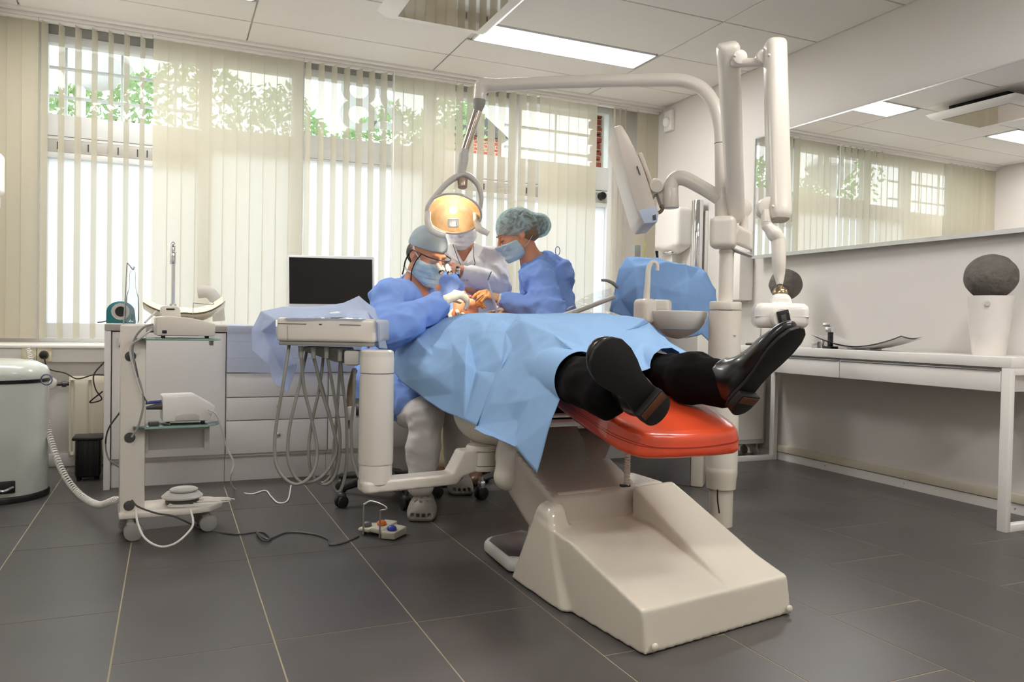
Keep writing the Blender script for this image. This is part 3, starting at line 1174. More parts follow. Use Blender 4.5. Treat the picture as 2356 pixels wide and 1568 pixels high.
for k in range(5):
    f.box((-.423 + k * .024, 4.464, .12), (.008, .006, .18), .002)
obj('body', f, M['black'], t)
obj('rim', MB().box((-.375, 4.53, .215), (.14, .16, .016), .006), M['black'], t)
for x in (-.415, -.335):
    obj('foot', MB().cyl((x, 4.5, 0), (x, 4.5, .02), .012), M['black'], t)

# ---- pedal bin
t = thing('pedal_bin', 'large white pedal bin with a domed lid at the left edge', 'bin', (-.715, 4.20, 0))
c = V(-.715, 4.20, 0)
m_bin = mat('bin_enamel', rgb(206, 210, 200), .22, coat=.4, var=.01)
obj('body', MB().lathe([(.001, .02), (.198, .02), (.20, .03), (.20, .535), (.19, .54), (.001, .54)], c, seg=56), m_bin, t)
obj('lid', MB().lathe([(.001, .545), (.203, .545), (.205, .552), (.204, .575), (.192, .60), (.15, .622), (.08, .632), (.001, .635)], c, seg=56), m_bin, t)
obj('rim', MB().lathe([(.19, .528), (.206, .530), (.208, .542), (.19, .546)], c, seg=56), M['black'], t, label='dark plastic rim with bag edge')
obj('base_ring', MB().lathe([(.001, 0), (.206, 0), (.208, .02), (.202, .03), (.001, .03)], c, seg=56), M['black'], t, label='black base ring')
q = nrm(V(.25, -1, 0))
pc = c + q * .2 + V(0, 0, .075)
ax = nrm(np.cross(UP, q))
Rm = np.stack([ax, q, UP], 1)
pd = obj('pedal', MB().box(pc, (.10, .012, .055), .004, Rm), M['black'], t, label='black pedal recess')
obj('pedal_bar', MB().tube([pc + ax * -.04 + q * .008, pc + q * .05 + V(0, 0, -.006), pc + ax * .04 + q * .008], .006, 8, smooth=5), M['steel'], pd)
obj('bag_ring', MB().tube([P(107 + 13 * math.cos(a), 873 + 12 * math.sin(a), 3.5) for a in np.linspace(0, 2 * PI, 19)], .003, 6), mat('violet_band', rgb(92, 92, 128), .4), t)

# ---- coiled cord from the socket to the trolley
ctr = spline([P(66, 805, 4.18), P(72, 835, 4.1), P(86, 872, 3.98), P(99, 925, 3.80), P(108, 975, 3.68), P(124, 1035, 3.56), P(150, 1095, 3.46),
              P(185, 1138, 3.36), P(225, 1160, 3.2), P(255, 1153, 3.05), P(276, 1143, 2.96)], 10)
L = np.concatenate([[0], np.cumsum(np.linalg.norm(np.diff(ctr, axis=0), axis=1))])
n = 3000
s = np.linspace(0, L[-1], n)
pp = np.stack([np.interp(s, L, ctr[:, i]) for i in range(3)], 1)
T = np.gradient(pp, axis=0)
T /= np.linalg.norm(T, axis=1)[:, None]
a = np.cross(T, V(.3, .9, .1))
a /= np.linalg.norm(a, axis=1)[:, None]
b = np.cross(T, a)
w = s * 2 * PI / .017
rr = np.clip((L[-1] - s) / .08, 0.15, 1) * .0115
hel = pp + rr[:, None] * (np.cos(w)[:, None] * a + np.sin(w)[:, None] * b)
tag(obj('coiled_cord', MB().tube(hel, .0032, 5), M['wcord'], sharp=180), 'white coiled cord curving down across the floor to the trolley', 'cord')

# ================================================================ glass-shelved trolley
t = thing('equipment_trolley', 'white rolling equipment trolley with two glass shelves', 'trolley', (0.0, 3.2, 0))
def rot(c, px, d):
    return P(px, c, d)
TD = 2.93
TX = nrm(P(480, 1000, 3.06) - P(300, 1000, 2.93))
TX = nrm(V(TX[0], TX[1], 0))
TYd = V(-TX[1], TX[0], 0)
TR = np.stack([TX, TYd, UP], 1)
to = P(303, 1190, TD)
to[2] = 0
def tl(x, y, z):
    return to + TX * x + TYd * y + V(0, 0, z)
obj('column', MB().box(tl(0, .03, .45), (.086, .10, .71), .008, TR), M['gloss2'], t)
pl = [tl(-.045, -.045, .085), tl(.20, -.06, .085), tl(.27, -.045, .085), tl(.325, .02, .085), tl(.335, .09, .085), tl(.29, .15, .085), tl(.2, .17, .085), tl(-.045, .15, .085)]
obj('base_plate', MB().prism(pl, (0, 0, .022), .006), M['gloss2'], t)
def shelf(z, L0):
    pts = [tl(.0, -.06, z)] + [tl(L0 - .08 + .08 * math.sin(a), .05 - .11 * math.cos(a), z) for a in np.linspace(0, PI, 12)] + [tl(.0, .16, z)]
    return MB().prism(pts, (0, 0, .008), .001)
m_sg = mat('shelf_glass', rgb(176, 216, 204), .05, trans=.85, ior=1.5, var=.01)
obj('glass_shelf', shelf(.748, .315), m_sg, t, label='greenish glass shelf')
obj('glass_shelf', shelf(.418, .315), m_sg, t, label='greenish glass shelf')
for z in (.735, ):
    obj('shelf_bracket', MB().box(tl(.28, .05, z + .002), (.012, .05, .018), .002, TR), M['lgrey'], t)
f = MB()
f.box(tl(.05, .03, .36), (.012, .012, .09), .002, TR).box(tl(.265, .03, .36), (.02, .012, .085), .002, TR).box(tl(.16, .03, .405), (.23, .012, .012), .002, TR).box(tl(.16, .05, .36), (.21, .006, .075), .002, TR)
obj('hanging_frame', f, M['lgrey'], t)
for z in (.688, .385, .13):
    obj('grommet', MB().cyl(tl(-.01, -.018, z), tl(-.01, -.024, z), .019, seg=24, bev=.002), M['dgrey'], t)
for (x, y) in ((-.005, -.03), (.26, -.0), (-.02, .13), (.25, .14)):
    cs = obj('caster', MB().cyl(tl(x, y, .07), tl(x, y, .09), .012).box(tl(x, y, .062), (.03, .036, .018), .006, TR), M['grey'], t)
    for e in (-1, 1):
        obj('wheel', MB().cyl(tl(x + .01, y + e * .012 - .008, .034), tl(x + .01, y + e * .012 + .008, .034), .0335, seg=24, bev=.006), M['grey'], cs)

# devices on the shelves
t = thing('implant_motor_unit', 'white sloping device with a small display on the upper glass shelf', 'device', tl(.16, .03, .757))
q0, q1, q2, q3, q4 = [tl(*k) for k in ((.075, -.045, .766), (.075, -.045, .836), (.11, -.045, .842), (.20, -.045, .834), (.283, -.045, .816))]
obj('housing', MB().prism([q0, q1, q2, q3, q4, tl(.283, -.045, .766)], TYd * .16, .006), M['gloss2'], t)
obj('display_head', MB().prism([tl(.095, .02, .836), tl(.095, .025, .874), tl(.105, .027, .88), tl(.15, .027, .88), tl(.163, .025, .87), tl(.166, .02, .836)], TYd * .06, .004), M['gloss2'], t)
obj('display', MB().box(tl(.128, .023, .867), (.030, .004, .006), .001, TR), M['black'], t)
obj('rear_socket', MB().box(tl(.103, -.046, .781), (.016, .004, .012), .001, TR), M['black'], t)
for x in (.10, .255):
    obj('foot', MB().box(tl(x, -.02, .7615), (.014, .02, .009), .001, TR), M['black'], t)
obj('hook_wire', MB().tube([tl(.207, 0, .83), tl(.207, 0, .888), tl(.212, 0, .892), tl(.25, .0, .890), tl(.272, -.01, .888), tl(.28, -.014, .892), tl(.274, -.02, .896), tl(.262, -.02, .896)], .0016, 6, smooth=3), M['steel'], t, label='thin bent metal hook')
t = thing('irrigation_pump', 'white wedge-shaped device with a cut-out foot on the lower glass shelf', 'device', tl(.17, .03, .428))
pr = [tl(.10, -.03, .438), tl(.10, -.03, .535), tl(.215, -.03, .538), tl(.29, -.03, .492), tl(.265, -.03, .438)]
obj('housing', MB().prism(pr, TYd * .15, .006), M['white'], t)
obj('hand_recess', MB().prism([tl(.145, -.034, .443), tl(.147, -.034, .462), tl(.175, -.034, .468), tl(.215, -.034, .468), tl(.23, -.034, .460), tl(.23, -.034, .443)], TYd * .006, .001), M['lgrey'], t)
for x in (.12, .245):
    obj('foot', MB().box(tl(x, -.01, .4328), (.014, .02, .012), .001, TR), M['black'], t)
obj('plug', MB().tube([tl(.10, -.01, .498), tl(.075, -.01, .496), tl(.045, -.01, .492)], [.014, .011, .006], 10), M['dgrey'], t, label='dark plug in the back')
obj('plug', MB().tube([tl(.10, .02, .512), tl(.06, .02, .510), tl(.04, .02, .506)], [.007, .006, .004], 10), mat('blue_plug', rgb(60, 64, 140), .4), t, label='blue plug in the back')
tag(obj('black_adapter', MB().box(tl(.07, -.03, .4355), (.038, .03, .015), .004, TR), M['dgrey']), 'small dark adapter lying on the lower glass shelf', 'adapter')
tag(obj('thin_rod', MB().cyl(tl(.08, .05, .431), tl(.125, -.045, .431), .003, seg=8), M['steel']), 'thin metal rod lying across the lower glass shelf', 'rod')
t = thing('disc_foot_switch', 'round grey foot switch stored on the trolley base', 'foot switch', tl(.18, .05, .108))
obj('base', MB().lathe([(.001, 0), (.06, 0), (.062, .012), (.058, .022), (.001, .024)], tl(.18, .05, .108), seg=36), M['dgrey'], t)
obj('disc', MB().lathe([(.001, .022), (.072, .024), (.076, .030), (.06, .045), (.03, .048), (.001, .048)], tl(.18, .05, .108), seg=36), M['lgrey'], t)
obj('top_disc', MB().lathe([(.001, .05), (.05, .052), (.052, .058), (.045, .062), (.001, .063)], tl(.185, .05, .106), seg=36), M['lgrey'], t)
t = thing('irrigation_pole', 'thin bent steel pole with a clear bottle, on top of the trolley column', 'pole', tl(-.02, .03, .807))
obj('rod', MB().tube([P(284, 748, 2.96), P(288, 690, 2.96), P(292, 612, 2.96), P(295, 607, 2.96), P(306, 620, 2.96), P(309, 613, 2.96)], .0022, 8, smooth=3), M['steel'], t)
bo = P(304, 742, 2.97)
bo[2] = .812
obj('bottle', MB().lathe([(.001, 0), (.020, .0), (.024, .01), (.024, .06), (.021, .10), (.013, .13), (.010, .15), (.011, .185), (.008, .2), (.004, .205), (.002, .23)], bo, seg=28), glass('clear_plastic', (.93, .95, .97), .05, .16), t, label='clear irrigation bottle')
# cables of the trolley
t = thing('trolley_cables', 'grey cables running from the upper device down the trolley column', 'cable', tl(0, -.03, .5))
for pts, m_, r in (([P(352, 745, 2.86), P(332, 752, 2.84), P(312, 775, 2.84), P(305, 810, 2.86), P(312, 850, 2.87), P(325, 890, 2.87), P(330, 930, 2.87), P(318, 980, 2.87), P(303, 1005, 2.87)], M['grey'], .004),
                   ([P(350, 757, 2.86), P(322, 778, 2.84), P(300, 800, 2.85), P(308, 850, 2.86), P(325, 905, 2.86)], M['lgrey'], .004),
                   ([P(340, 928, 2.87), P(326, 900, 2.87), P(312, 840, 2.87), P(303, 800, 2.87)], M['dgrey'], .003)):
    obj('cable', MB().tube(pts, r, 8, smooth=6), m_, t)
tag(obj('white_tube', MB().tube([P(333, 742, 2.86), P(360, 715, 2.9)], .004, 8), M['wcord']), 'short white tube leaning between bottle and device on the trolley', 'tube')
t = thing('motor_cord', 'white cord from the lower device hanging down and across the floor', 'cord', P(540, 1100, 3.1))
obj('cable', MB().tube([P(479, 942, 3.0), P(497, 952, 3.02), P(510, 985, 3.05), P(522, 1030, 3.1), P(538, 1065, 3.13), P(530, 1100, 3.2), QZ(540, 1124, .004), QZ(575, 1136, .004), QZ(610, 1128, .004), QZ(624, 1142, .004), QZ(640, 1156, .004), QZ(662, 1150, .004), QZ(670, 1115, .004)], .0035, 8, smooth=6), M['wcord'], t)
t = thing('white_loop_cord', 'white cord hanging in a loop under the trolley base', 'cord', P(380, 1240, 2.85))
obj('cable', MB().tube([P(313, 1170, 2.86), P(315, 1195, 2.83), P(328, 1230, 2.80), P(350, 1250, 2.77), P(378, 1257, 2.76), P(410, 1245, 2.77), P(440, 1215, 2.82), P(444, 1195, 2.84), P(438, 1172, 2.9)], .004, 8, smooth=6), M['wcord'], t)
t = thing('foot_control_cable', 'dark cable on the floor from the trolley to the foot control with coloured buttons', 'cord', QZ(600, 1225, 0))
obj('cable', MB().tube([P(303, 1150, 2.87), P(318, 1165, 2.86), P(360, 1180, 2.86), P(400, 1187, 2.85), P(440, 1205, 2.9), QZ(470, 1219, .004), QZ(540, 1228, .004), QZ(600, 1223, .004), QZ(622, 1238, .006), QZ(606, 1243, .008), QZ(590, 1222, .010), QZ(615, 1240, .006), QZ(660, 1224, .004), QZ(720, 1228, .004), QZ(755, 1240, .004), QZ(760, 1252, .004), QZ(790, 1248, .004), QZ(826, 1232, .004)], .0035, 8, smooth=6), M['dgrey'], t)
t = thing('side_cable', 'black cable bowing out on the left of the trolley column', 'cord', P(250, 1000, 3.3))
obj('cable', MB().tube([P(276, 948, 3.0), P(250, 985, 3.2), P(243, 1020, 3.3), P(250, 1055, 3.2), P(276, 1075, 3.0)], .0035, 8, smooth=6), M['dgrey'], t)
cl = MB()
rs = np.random.RandomState(8)
for k in range(4):
    c0 = tl(.2 + .1 * rs.rand(), -.0 + .05 * rs.rand(), .112)
    cl.tube([c0 + V(.07 * math.cos(a) * (1 + .2 * k), .035 * math.sin(a) - .01 * k, .002 * k) for a in np.linspace(0, 5.5, 14)], .0022, 6, smooth=3)
tag(obj('tangled_cords', cl, M['wcord']), 'tangled thin white cords lying on the trolley base', 'cord')

# ================================================================ on the counter
c = QY(398, 700, 4.72)
t = thing('tall_tap', 'tall chrome tap with a hooked top behind the cream basin', 'tap', (c[0], 4.72, CTZ))
zt = QY(398, 560, 4.72)[2]
obj('pipe', MB().tube([(c[0], 4.72, .80), (c[0], 4.72, zt - .05), (c[0], 4.715, zt - .01), (c[0] - .002, 4.69, zt), (c[0] - .003, 4.665, zt - .015), (c[0] - .003, 4.66, zt - .06)], [.011, .010, .010, .011, .013, .014], 14, smooth=5), M['chrome'], t)
obj('tap_body', MB().cyl((c[0], 4.72, .80), (c[0], 4.72, .915), .017, bev=.003), M['steel'], t)
obj('nozzle', MB().cyl((c[0] - .003, 4.66, zt - .12), (c[0] - .003, 4.66, zt - .05), .016, bev=.003), M['chrome'], t)
# leaf-shaped basin
G = []
xa, xb = QY(330, 700, 4.46)[0], QY(515, 700, 4.46)[0]
for v in np.linspace(-1, 1, 15):
    row = []
    for u in np.linspace(-1, 1, 31):
        wd = .19 * (1 - .35 * abs(u) ** 3)
        x = (xa + xb) / 2 + u * (xb - xa) / 2
        z = .82 + .085 * (abs(u) ** 2.4) * (1.0 if u > 0 else .8) + .045 * v * v * (1 - .4 * abs(u)) + (.03 if v > 0 else 0) * (v ** 2)
        row.append((x, 4.46 + v * wd, z))
    G.append(row)
G = np.array(G)
o = tag(obj('vessel_basin', MB().grid(G).grid(G[:, ::-1] - V(0, 0, .009)), mat('cream_ceramic', rgb(238, 230, 206), .25, coat=.3, var=.02), sharp=60), 'cream leaf-shaped vessel basin standing on the counter', 'basin')
obj('foot', MB().cyl(((xa + xb) / 2, 4.46, .80), ((xa + xb) / 2, 4.46, .83), .09, bev=.005), M['white'], o)
p = P(472, 690, 4.25)
tag(obj('curved_plastic_cover', MB().tube([P(456, 672, 4.42), P(478, 671, 4.42), P(492, 682, 4.42), P(500, 700, 4.42), P(504, 738, 4.42)], .012, 10, smooth=5, flat=3), M['lgrey']), 'pale curved plastic cover leaning in the basin on the counter', 'cover')
# tape dispenser
c = QY(283, 722, 4.45)
t = thing('label_roll_dispenser', 'teal round-backed roll dispenser at the left end of the counter', 'dispenser', (c[0], 4.45, CTZ))
pts = [(c[0] - .075, 4.42, .802), (c[0] - .075, 4.42, .86)] + [(c[0] - .01 - .065 * math.cos(a), 4.42, .86 + .055 * math.sin(a)) for a in np.linspace(.15, PI - .3, 12)] + [(c[0] + .055, 4.42, .845), (c[0] + .06, 4.42, .802)]
obj('housing', MB().prism(pts, (0, .07, 0), .006), mat('teal_plastic', rgb(40, 120, 128), .3), t)
obj('hub', MB().cyl((c[0] - .01, 4.418, .862), (c[0] - .01, 4.411, .862), .042, seg=28).cyl((c[0] - .01, 4.412, .862), (c[0] - .01, 4.406, .862), .030, seg=28), M['lgrey'], t)
obj('hole', MB().cyl((c[0] - .008, 4.407, .862), (c[0] - .008, 4.403, .862), .026, seg=28), M['black'], t)
tag(obj('device_lead', MB().tube([(c[0] - .07, 4.45, .815), (c[0] - .09, 4.43, .808), (c[0] - .11, 4.40, .806)], .003, 6, smooth=4), M['black']), 'short black lead at the teal dispenser', 'cord')
# monitor on the counter
md = 4.32
a, b, cc, d = P(661, 586, md), P(860, 590, md + .02), P(861, 716, md + .02), P(663, 712, md)
nn = nrm(np.cross(b - a, d - a))
nn = nn if nn @ FW > 0 else -nn
t = thing('monitor', 'flat white-framed monitor with a dark screen on the counter', 'monitor', ((a + b) / 2 * V(1, 1, 0) + V(0, 0, CTZ)))
obj('casing', MB().prism([a, b, cc, d], nn * .045, .006), M['frame'], t)
a, b, cc, d = P(665, 591, md - .003), P(856, 597, md + .017), P(857, 700, md + .017), P(666, 698, md - .003)
obj('screen', MB().prism([a, b, cc, d], nn * .004), M['screen'], t, label='dark screen')
ctr = P(762, 712, md + .05)
obj('stand', MB().box(V(ctr[0], ctr[1] + .03, .85), (.06, .03, .09), .006).box(V(ctr[0], ctr[1] + .03, .807), (.22, .14, .012), .004), M['frame'], t)
# ================================================================ dental chair
m_red = mat('orange_leather', rgb(222, 80, 46), .28, coat=.25, var=.03, bump=.06, bscale=160)
chair = thing('dental_chair', 'dental treatment chair with a glossy cream base and orange-red upholstery', 'dental chair', (1.3, 2.2, 0))
low = hull([(1.075, 1.95, -.02), (1.106, 1.64, -.02), (1.683, 1.737, -.02), (1.64, 2.2, -.02), (1.06, 2.2, -.02),
            (1.100, 1.648, .117), (1.668, 1.744, .117), (1.055, 1.955, .214), (1.60, 2.05, .214), (1.06, 2.2, .23), (1.58, 2.2, .23)], .008)
block = hull([(1.07, 2.125, 0), (1.58, 2.14, 0), (1.07, 2.36, 0), (1.55, 2.36, 0), (1.10, 2.14, .312), (1.53, 2.16, .326), (1.10, 2.30, .322), (1.50, 2.33, .33)], .022)
fin = hull([(1.022, 2.352, -.02), (1.042, 1.955, -.02), (1.15, 1.955, -.02), (1.16, 2.352, -.02), (1.05, 2.09, .27), (1.05, 2.19, .285), (1.125, 2.10, .30), (1.125, 2.19, .305)], .03)
wedge = hull([(1.375, 2.14, .318), (1.545, 2.16, .328), (1.415, 1.70, .117), (1.655, 1.785, .122), (1.675, 1.76, .08), (1.375, 2.14, 0), (1.60, 2.16, 0), (1.415, 1.72, 0), (1.675, 1.76, 0)], .010)
base = U([U([low, wedge], .012), block, fin], .02)
base = I(base, plane((0, 0, 0.002), (0, 0, -1)), .001)
obj('base', sdf(base, .0055), M['gloss'], chair, sharp=60)
for p in (V(1.135, 1.640, .022), V(1.66, 1.728, .022)):
    obj('screw_cap', MB().sphere(p, (.011, .006, .011), 14, 8), M['gloss'], chair)
lift = hull([(1.085, 2.10, .07), (1.085, 2.14, .30), (1.085, 2.62, .47), (1.085, 2.56, .27), (1.42, 2.10, .07), (1.42, 2.16, .315), (1.42, 2.62, .47), (1.42, 2.56, .27)], .006)
obj('lift_arm', sdf(lift, .012), mat('lift_cover', rgb(186, 176, 164), .18, coat=.4, var=.02), chair, label='slanted grey lift arm')
f = U([rc(P(1190, 1050, 2.74), P(1168, 1095, 2.72), .075, .05), rc(P(1190, 1050, 2.80), P(1200, 1000, 2.76), .08, .07)], .03)
obj('pivot_shell', sdf(f, .009), M['gloss2'], chair)
f = U([ell(P(1128, 950, 3.0), (.13, .22, .125)), ell(P(1180, 960, 2.95), (.12, .2, .10))], .05)
obj('seat_shell', sdf(f, .010), M['gloss2'], chair)
obj('pivot_bracket', MB().cyl(P(1172, 1012, 2.86), P(1172, 1040, 2.86), .03).box(P(1180, 1020, 2.84), (.09, .06, .02), .004), M['dgrey'], chair, label='dark pivot bracket')
seat = U([hull([(1.08, 2.28, .53), (1.53, 2.28, .53), (1.08, 3.02, .46), (1.53, 3.02, .46), (1.08, 2.28, .62), (1.53, 2.28, .62), (1.09, 3.02, .55), (1.52, 3.02, .55)], .04)])
obj('seat_cushion', sdf(seat, .010), m_red, chair)
foot = hull([(1.20, 1.698, .458), (1.40, 1.698, .458), (1.135, 1.713, .458), (1.475, 1.713, .458), (1.10, 1.765, .462), (1.51, 1.765, .462), (1.085, 1.86, .485), (1.525, 1.86, .485), (1.075, 2.30, .60), (1.535, 2.30, .60),
             (1.20, 1.702, .570), (1.40, 1.702, .570), (1.145, 1.717, .572), (1.465, 1.717, .572), (1.11, 1.768, .588), (1.50, 1.768, .588), (1.095, 1.86, .612), (1.515, 1.86, .612), (1.085, 2.30, .705), (1.525, 2.30, .705)], .040)
dent = hull([(1.16, 1.80, .588), (1.46, 1.80, .588), (1.15, 2.4, .708), (1.47, 2.4, .708), (1.16, 1.80, .75), (1.46, 1.80, .75), (1.15, 2.4, .8), (1.47, 2.4, .8)], .01)
foot0 = foot
foot = S(foot, dent, .014)
obj('footrest', sdf(foot, .007), m_red, chair)


def stick(fn, pts, off=.0):
    """pull points onto an implicit surface"""
    p_ = np.array(pts, float)
    for _ in range(12):
        d_ = fn(p_)
        g_ = np.stack([(fn(p_ + e) - fn(p_ - e)) / .002 for e in np.eye(3) * .001], 1)
        p_ -= (d_ - off)[:, None] * g_ / (np.linalg.norm(g_, axis=1)[:, None] ** 2 + 1e-6)
    return p_


m_thr = mat('dark_red_thread', rgb(170, 46, 26), .6)
for dz, nm in ((.0, 'stitched seam around the footrest'), (-.006, 'second stitched seam')):
    seamp = spline([(1.02, 2.10, .612), (1.03, 1.95, .577), (1.05, 1.83, .548), (1.09, 1.73, .532), (1.16, 1.66, .526), (1.30, 1.64, .524), (1.45, 1.66, .528), (1.53, 1.73, .534), (1.57, 1.83, .550), (1.58, 1.95, .579)], 8)
    sp_ = stick(foot0, np.array(seamp) + V(0, 0, dz))
    obj('seam', MB().tube(sp_, .0012, 6), m_thr, chair, label=nm)
cov = I(I(grow(foot0, .0035), plane((1.3, 1.875, .5), (.10, -1, 0)), .001), plane((1.15, 0, 0), (1, 0, 0)), .001)
obj('plastic_cover', sdf(cov, .005), glass('clear_film', (.99, .97, .96), .12, .14), chair, label='clear plastic film on the side of the footrest')
back = hull([(1.09, 2.98, .54), (1.52, 2.98, .54), (1.10, 3.60, .70), (1.50, 3.60, .70), (1.09, 2.98, .62), (1.52, 2.98, .62), (1.10, 3.60, .78), (1.50, 3.60, .78)], .035)
obj('backrest', sdf(back, .012), m_red, chair)
obj('back_shell', sdf(U([ell((1.27, 3.36, .60), (.27, .36, .12)), ell((1.27, 3.2, .56), (.25, .25, .1))], .04), .012), M['grey'], chair, label='grey shell under the backrest')
obj('headrest', sdf(U([rbx((1.30, 3.72, .765), (.12, .11, .035), .03)], .02), .010), m_red, chair)
obj('seat_rail', MB().bb((1.09, 2.16, .545), (1.50, 2.62, .56), .004).bb((1.10, 2.20, .51), (1.49, 2.60, .535), .004), M['steel'], chair, label='metal rail under the seat')
f = MB()
f.prism([P(1325, 985, 2.6), P(1375, 985, 2.6), P(1378, 1020, 2.55), P(1362, 1058, 2.5), P(1350, 1052, 2.5), P(1340, 1010, 2.55)], V(.05, .0, 0), .004)
obj('knee_bracket', f, M['grey'], chair, label='grey curved bracket under the footrest')
cr = [P(1444, 1040, 2.42) + V(0, 0, -.0042 * k) for k in range(26)]
obj('safety_spring', MB().tube(cr, [.008 if k % 2 else .0105 for k in range(26)], 10), M['lgrey'], chair, label='pale ribbed tube between footrest and base')
obj('clip', MB().box(P(1438, 1116, 2.42), (.03, .02, .008), .002), M['black'], chair)
pl = [P(1115, 1240, 2.8), P(1122, 1230, 2.82), P(1205, 1213, 2.78), P(1215, 1240, 2.65), P(1190, 1300, 2.5), P(1165, 1293, 2.5)]
pl = [V(p[0], p[1], 0.0) for p in [QZ(1113, 1240, .05), QZ(1122, 1230, .05), QZ(1200, 1213, .05), QZ(1260, 1230, .05), QZ(1230, 1290, .05), QZ(1168, 1285, .05)]]
obj('floor_plate', MB().prism([p + V(0, 0, .005) for p in pl], (0, 0, .040), .012), M['lgrey'], chair, label='grey rounded plate beside the base')
c0 = sum(pl) / len(pl)
obj('plate_cover', MB().prism([c0 + (p - c0) * .82 + V(0, 0, .0455) for p in pl], (0, 0, .003), .002), M['steel'], chair, label='metal plate cover')

# ================================================================ instrument delivery unit
du = thing('instrument_delivery_unit', 'cream instrument unit with a thick column on a low swing arm and hanging grey hoses', 'dental unit', (.66, 2.66, .22))
cb = P(863, 1120, 2.72)
cx, cyy = cb[0], cb[1]
def zp(y, x=862, d=2.72):
    return P(x, y, d)[2]
prof = [(.001, zp(1100)), (.0555, zp(1100)), (.0555, zp(1066)), (.0575, zp(1064))]
obj('column_foot', MB().lathe([(.001, zp(1108)), (.0575, zp(1108)), (.0575, zp(1062)), (.001, zp(1062))], (cx, cyy, 0), seg=48), M['gloss2'], du)
obj('column', MB().lathe([(.001, zp(1064)), (.0595, zp(1064)), (.0605, zp(1060)), (.059, zp(858)), (.001, zp(858))], (cx, cyy, 0), seg=48), M['gloss2'], du)
obj('column_cap', MB().lathe([(.001, zp(856)), (.0585, zp(856)), (.0585, zp(822)), (.0575, zp(820)), (.058, zp(818)), (.057, zp(808)), (.05, zp(804)), (.001, zp(803))], (cx, cyy, 0), seg=48), M['gloss2'], du)
hb = V(1.062, 2.69, 0)
ax = nrm(V(hb[0] - cx, hb[1] - cyy, 0))
ay = V(-ax[1], ax[0], 0)
L = np.linalg.norm(V(hb[0] - cx, hb[1] - cyy, 0))
def al(x, y, z):
    return V(cx, cyy, 0) + ax * x + ay * y + V(0, 0, z)
zb, zt = zp(1132), zp(1098)
arm = U([hull([al(-.058, -.04, zb), al(-.058, .04, zb), al(-.04, -.058, zb), al(-.04, .058, zb), al(L - .10, -.045, zb + .008), al(L - .10, .045, zb + .008), al(L - .075, -.03, zb + .04), al(L - .075, .03, zb + .04),
               al(-.058, -.04, zt), al(-.058, .04, zt), al(-.04, -.058, zt), al(-.04, .058, zt), al(L - .11, -.045, zt + .008), al(L - .11, .045, zt + .008)], .012),
         hull([al(L - .15, -.045, zb + .015), al(L - .15, .045, zb + .015), al(L - .13, -.045, zt), al(L - .13, .045, zt), al(L - .06, -.045, zb + .05), al(L - .06, .045, zb + .05), al(L - .085, -.045, zt + .085), al(L - .085, .045, zt + .085), al(L + .02, -.045, zb + .065), al(L + .02, .045, zb + .065), al(L + .02, -.045, zt + .085), al(L + .02, .045, zt + .085)], .01)], .012)
obj('swing_arm', sdf(arm, .0065), M['gloss2'], du, sharp=60)
obj('pivot_hub', MB().lathe([(.001, zb + .055), (.062, zb + .055), (.064, zb + .06), (.064, zb + .072), (.060, zb + .074), (.060, zt + .076), (.066, zt + .078), (.066, zt + .088), (.06, zt + .095), (.001, zt + .097)], al(L + .015, 0, 0) * V(1, 1, 0), seg=48), M['gloss2'], du)
for z in (zb + .073, zt + .077):
    obj('pivot_groove', MB().lathe([(.0605, z - .002), (.0625, z), (.0605, z + .002)], al(L + .015, 0, 0) * V(1, 1, 0), seg=48), M['dgrey'], du)
# tray
TDp = 2.74
a, b, c, d = P(636, 732, TDp), P(864, 735, TDp), P(862, 797, TDp), P(640, 792, TDp)
bx = nrm((b - a) * V(1, 1, 0))
by = V(-bx[1], bx[0], 0)
trw = np.linalg.norm(b - a)
t0 = V(a[0], a[1], 0)
za, zc_ = a[2] + .004, d[2] + .012
def tr(x, y, z):
    return t0 + bx * x + by * y + V(0, 0, z)
Rt = np.stack([bx, by, UP], 1)
obj('tray_body', MB().box(tr(trw / 2, .16, (za + zc_) / 2), (trw, .32, za - zc_), .012, Rt, 3), M['gloss2'], du)
obj('tray_underside', MB().prism([tr(.006, .01, zc_), tr(trw - .006, .01, zc_), tr(trw - .02, .30, zc_), tr(.02, .30, zc_)], (0, 0, -.014), .003), M['grey'], du, label='grey underside')
obj('front_groove', MB().box(tr(.055, -.0004, za - .022), (.10, .003, .0022), 0, Rt).box(tr(.26, -.0004, za - .022), (.075, .003, .0022), 0, Rt).box(tr(.155, -.0004, za - .022), (.01, .003, .004), 0, Rt), M['dgrey'], du)
obj('side_joint', MB().box(tr(.04, -.0004, (za + zc_) / 2 - .012), (.0015, .003, .05), 0, Rt), M['grey'], du)
hl = MB()
hp = [P(690, 797, 2.80), P(800, 800, 2.80), P(812, 838, 2.82), P(770, 832, 2.82), P(700, 808, 2.82)]
hl.prism(hp, by * .10, .004)
obj('hose_holder', hl, M['grey'], du)
for px, py in ((693, 806), (722, 808), (752, 808), (783, 814)):
    obj('hose_sleeve', MB().cyl(P(px, py - 10, 2.79), P(px - 1, py + 16, 2.79), .011, .0075, 16), M['grey'], du)
obj('joint_block', MB().box(P(812, 822, 2.80), (.055, .06, .055), .01, Rt), M['lgrey'], du)
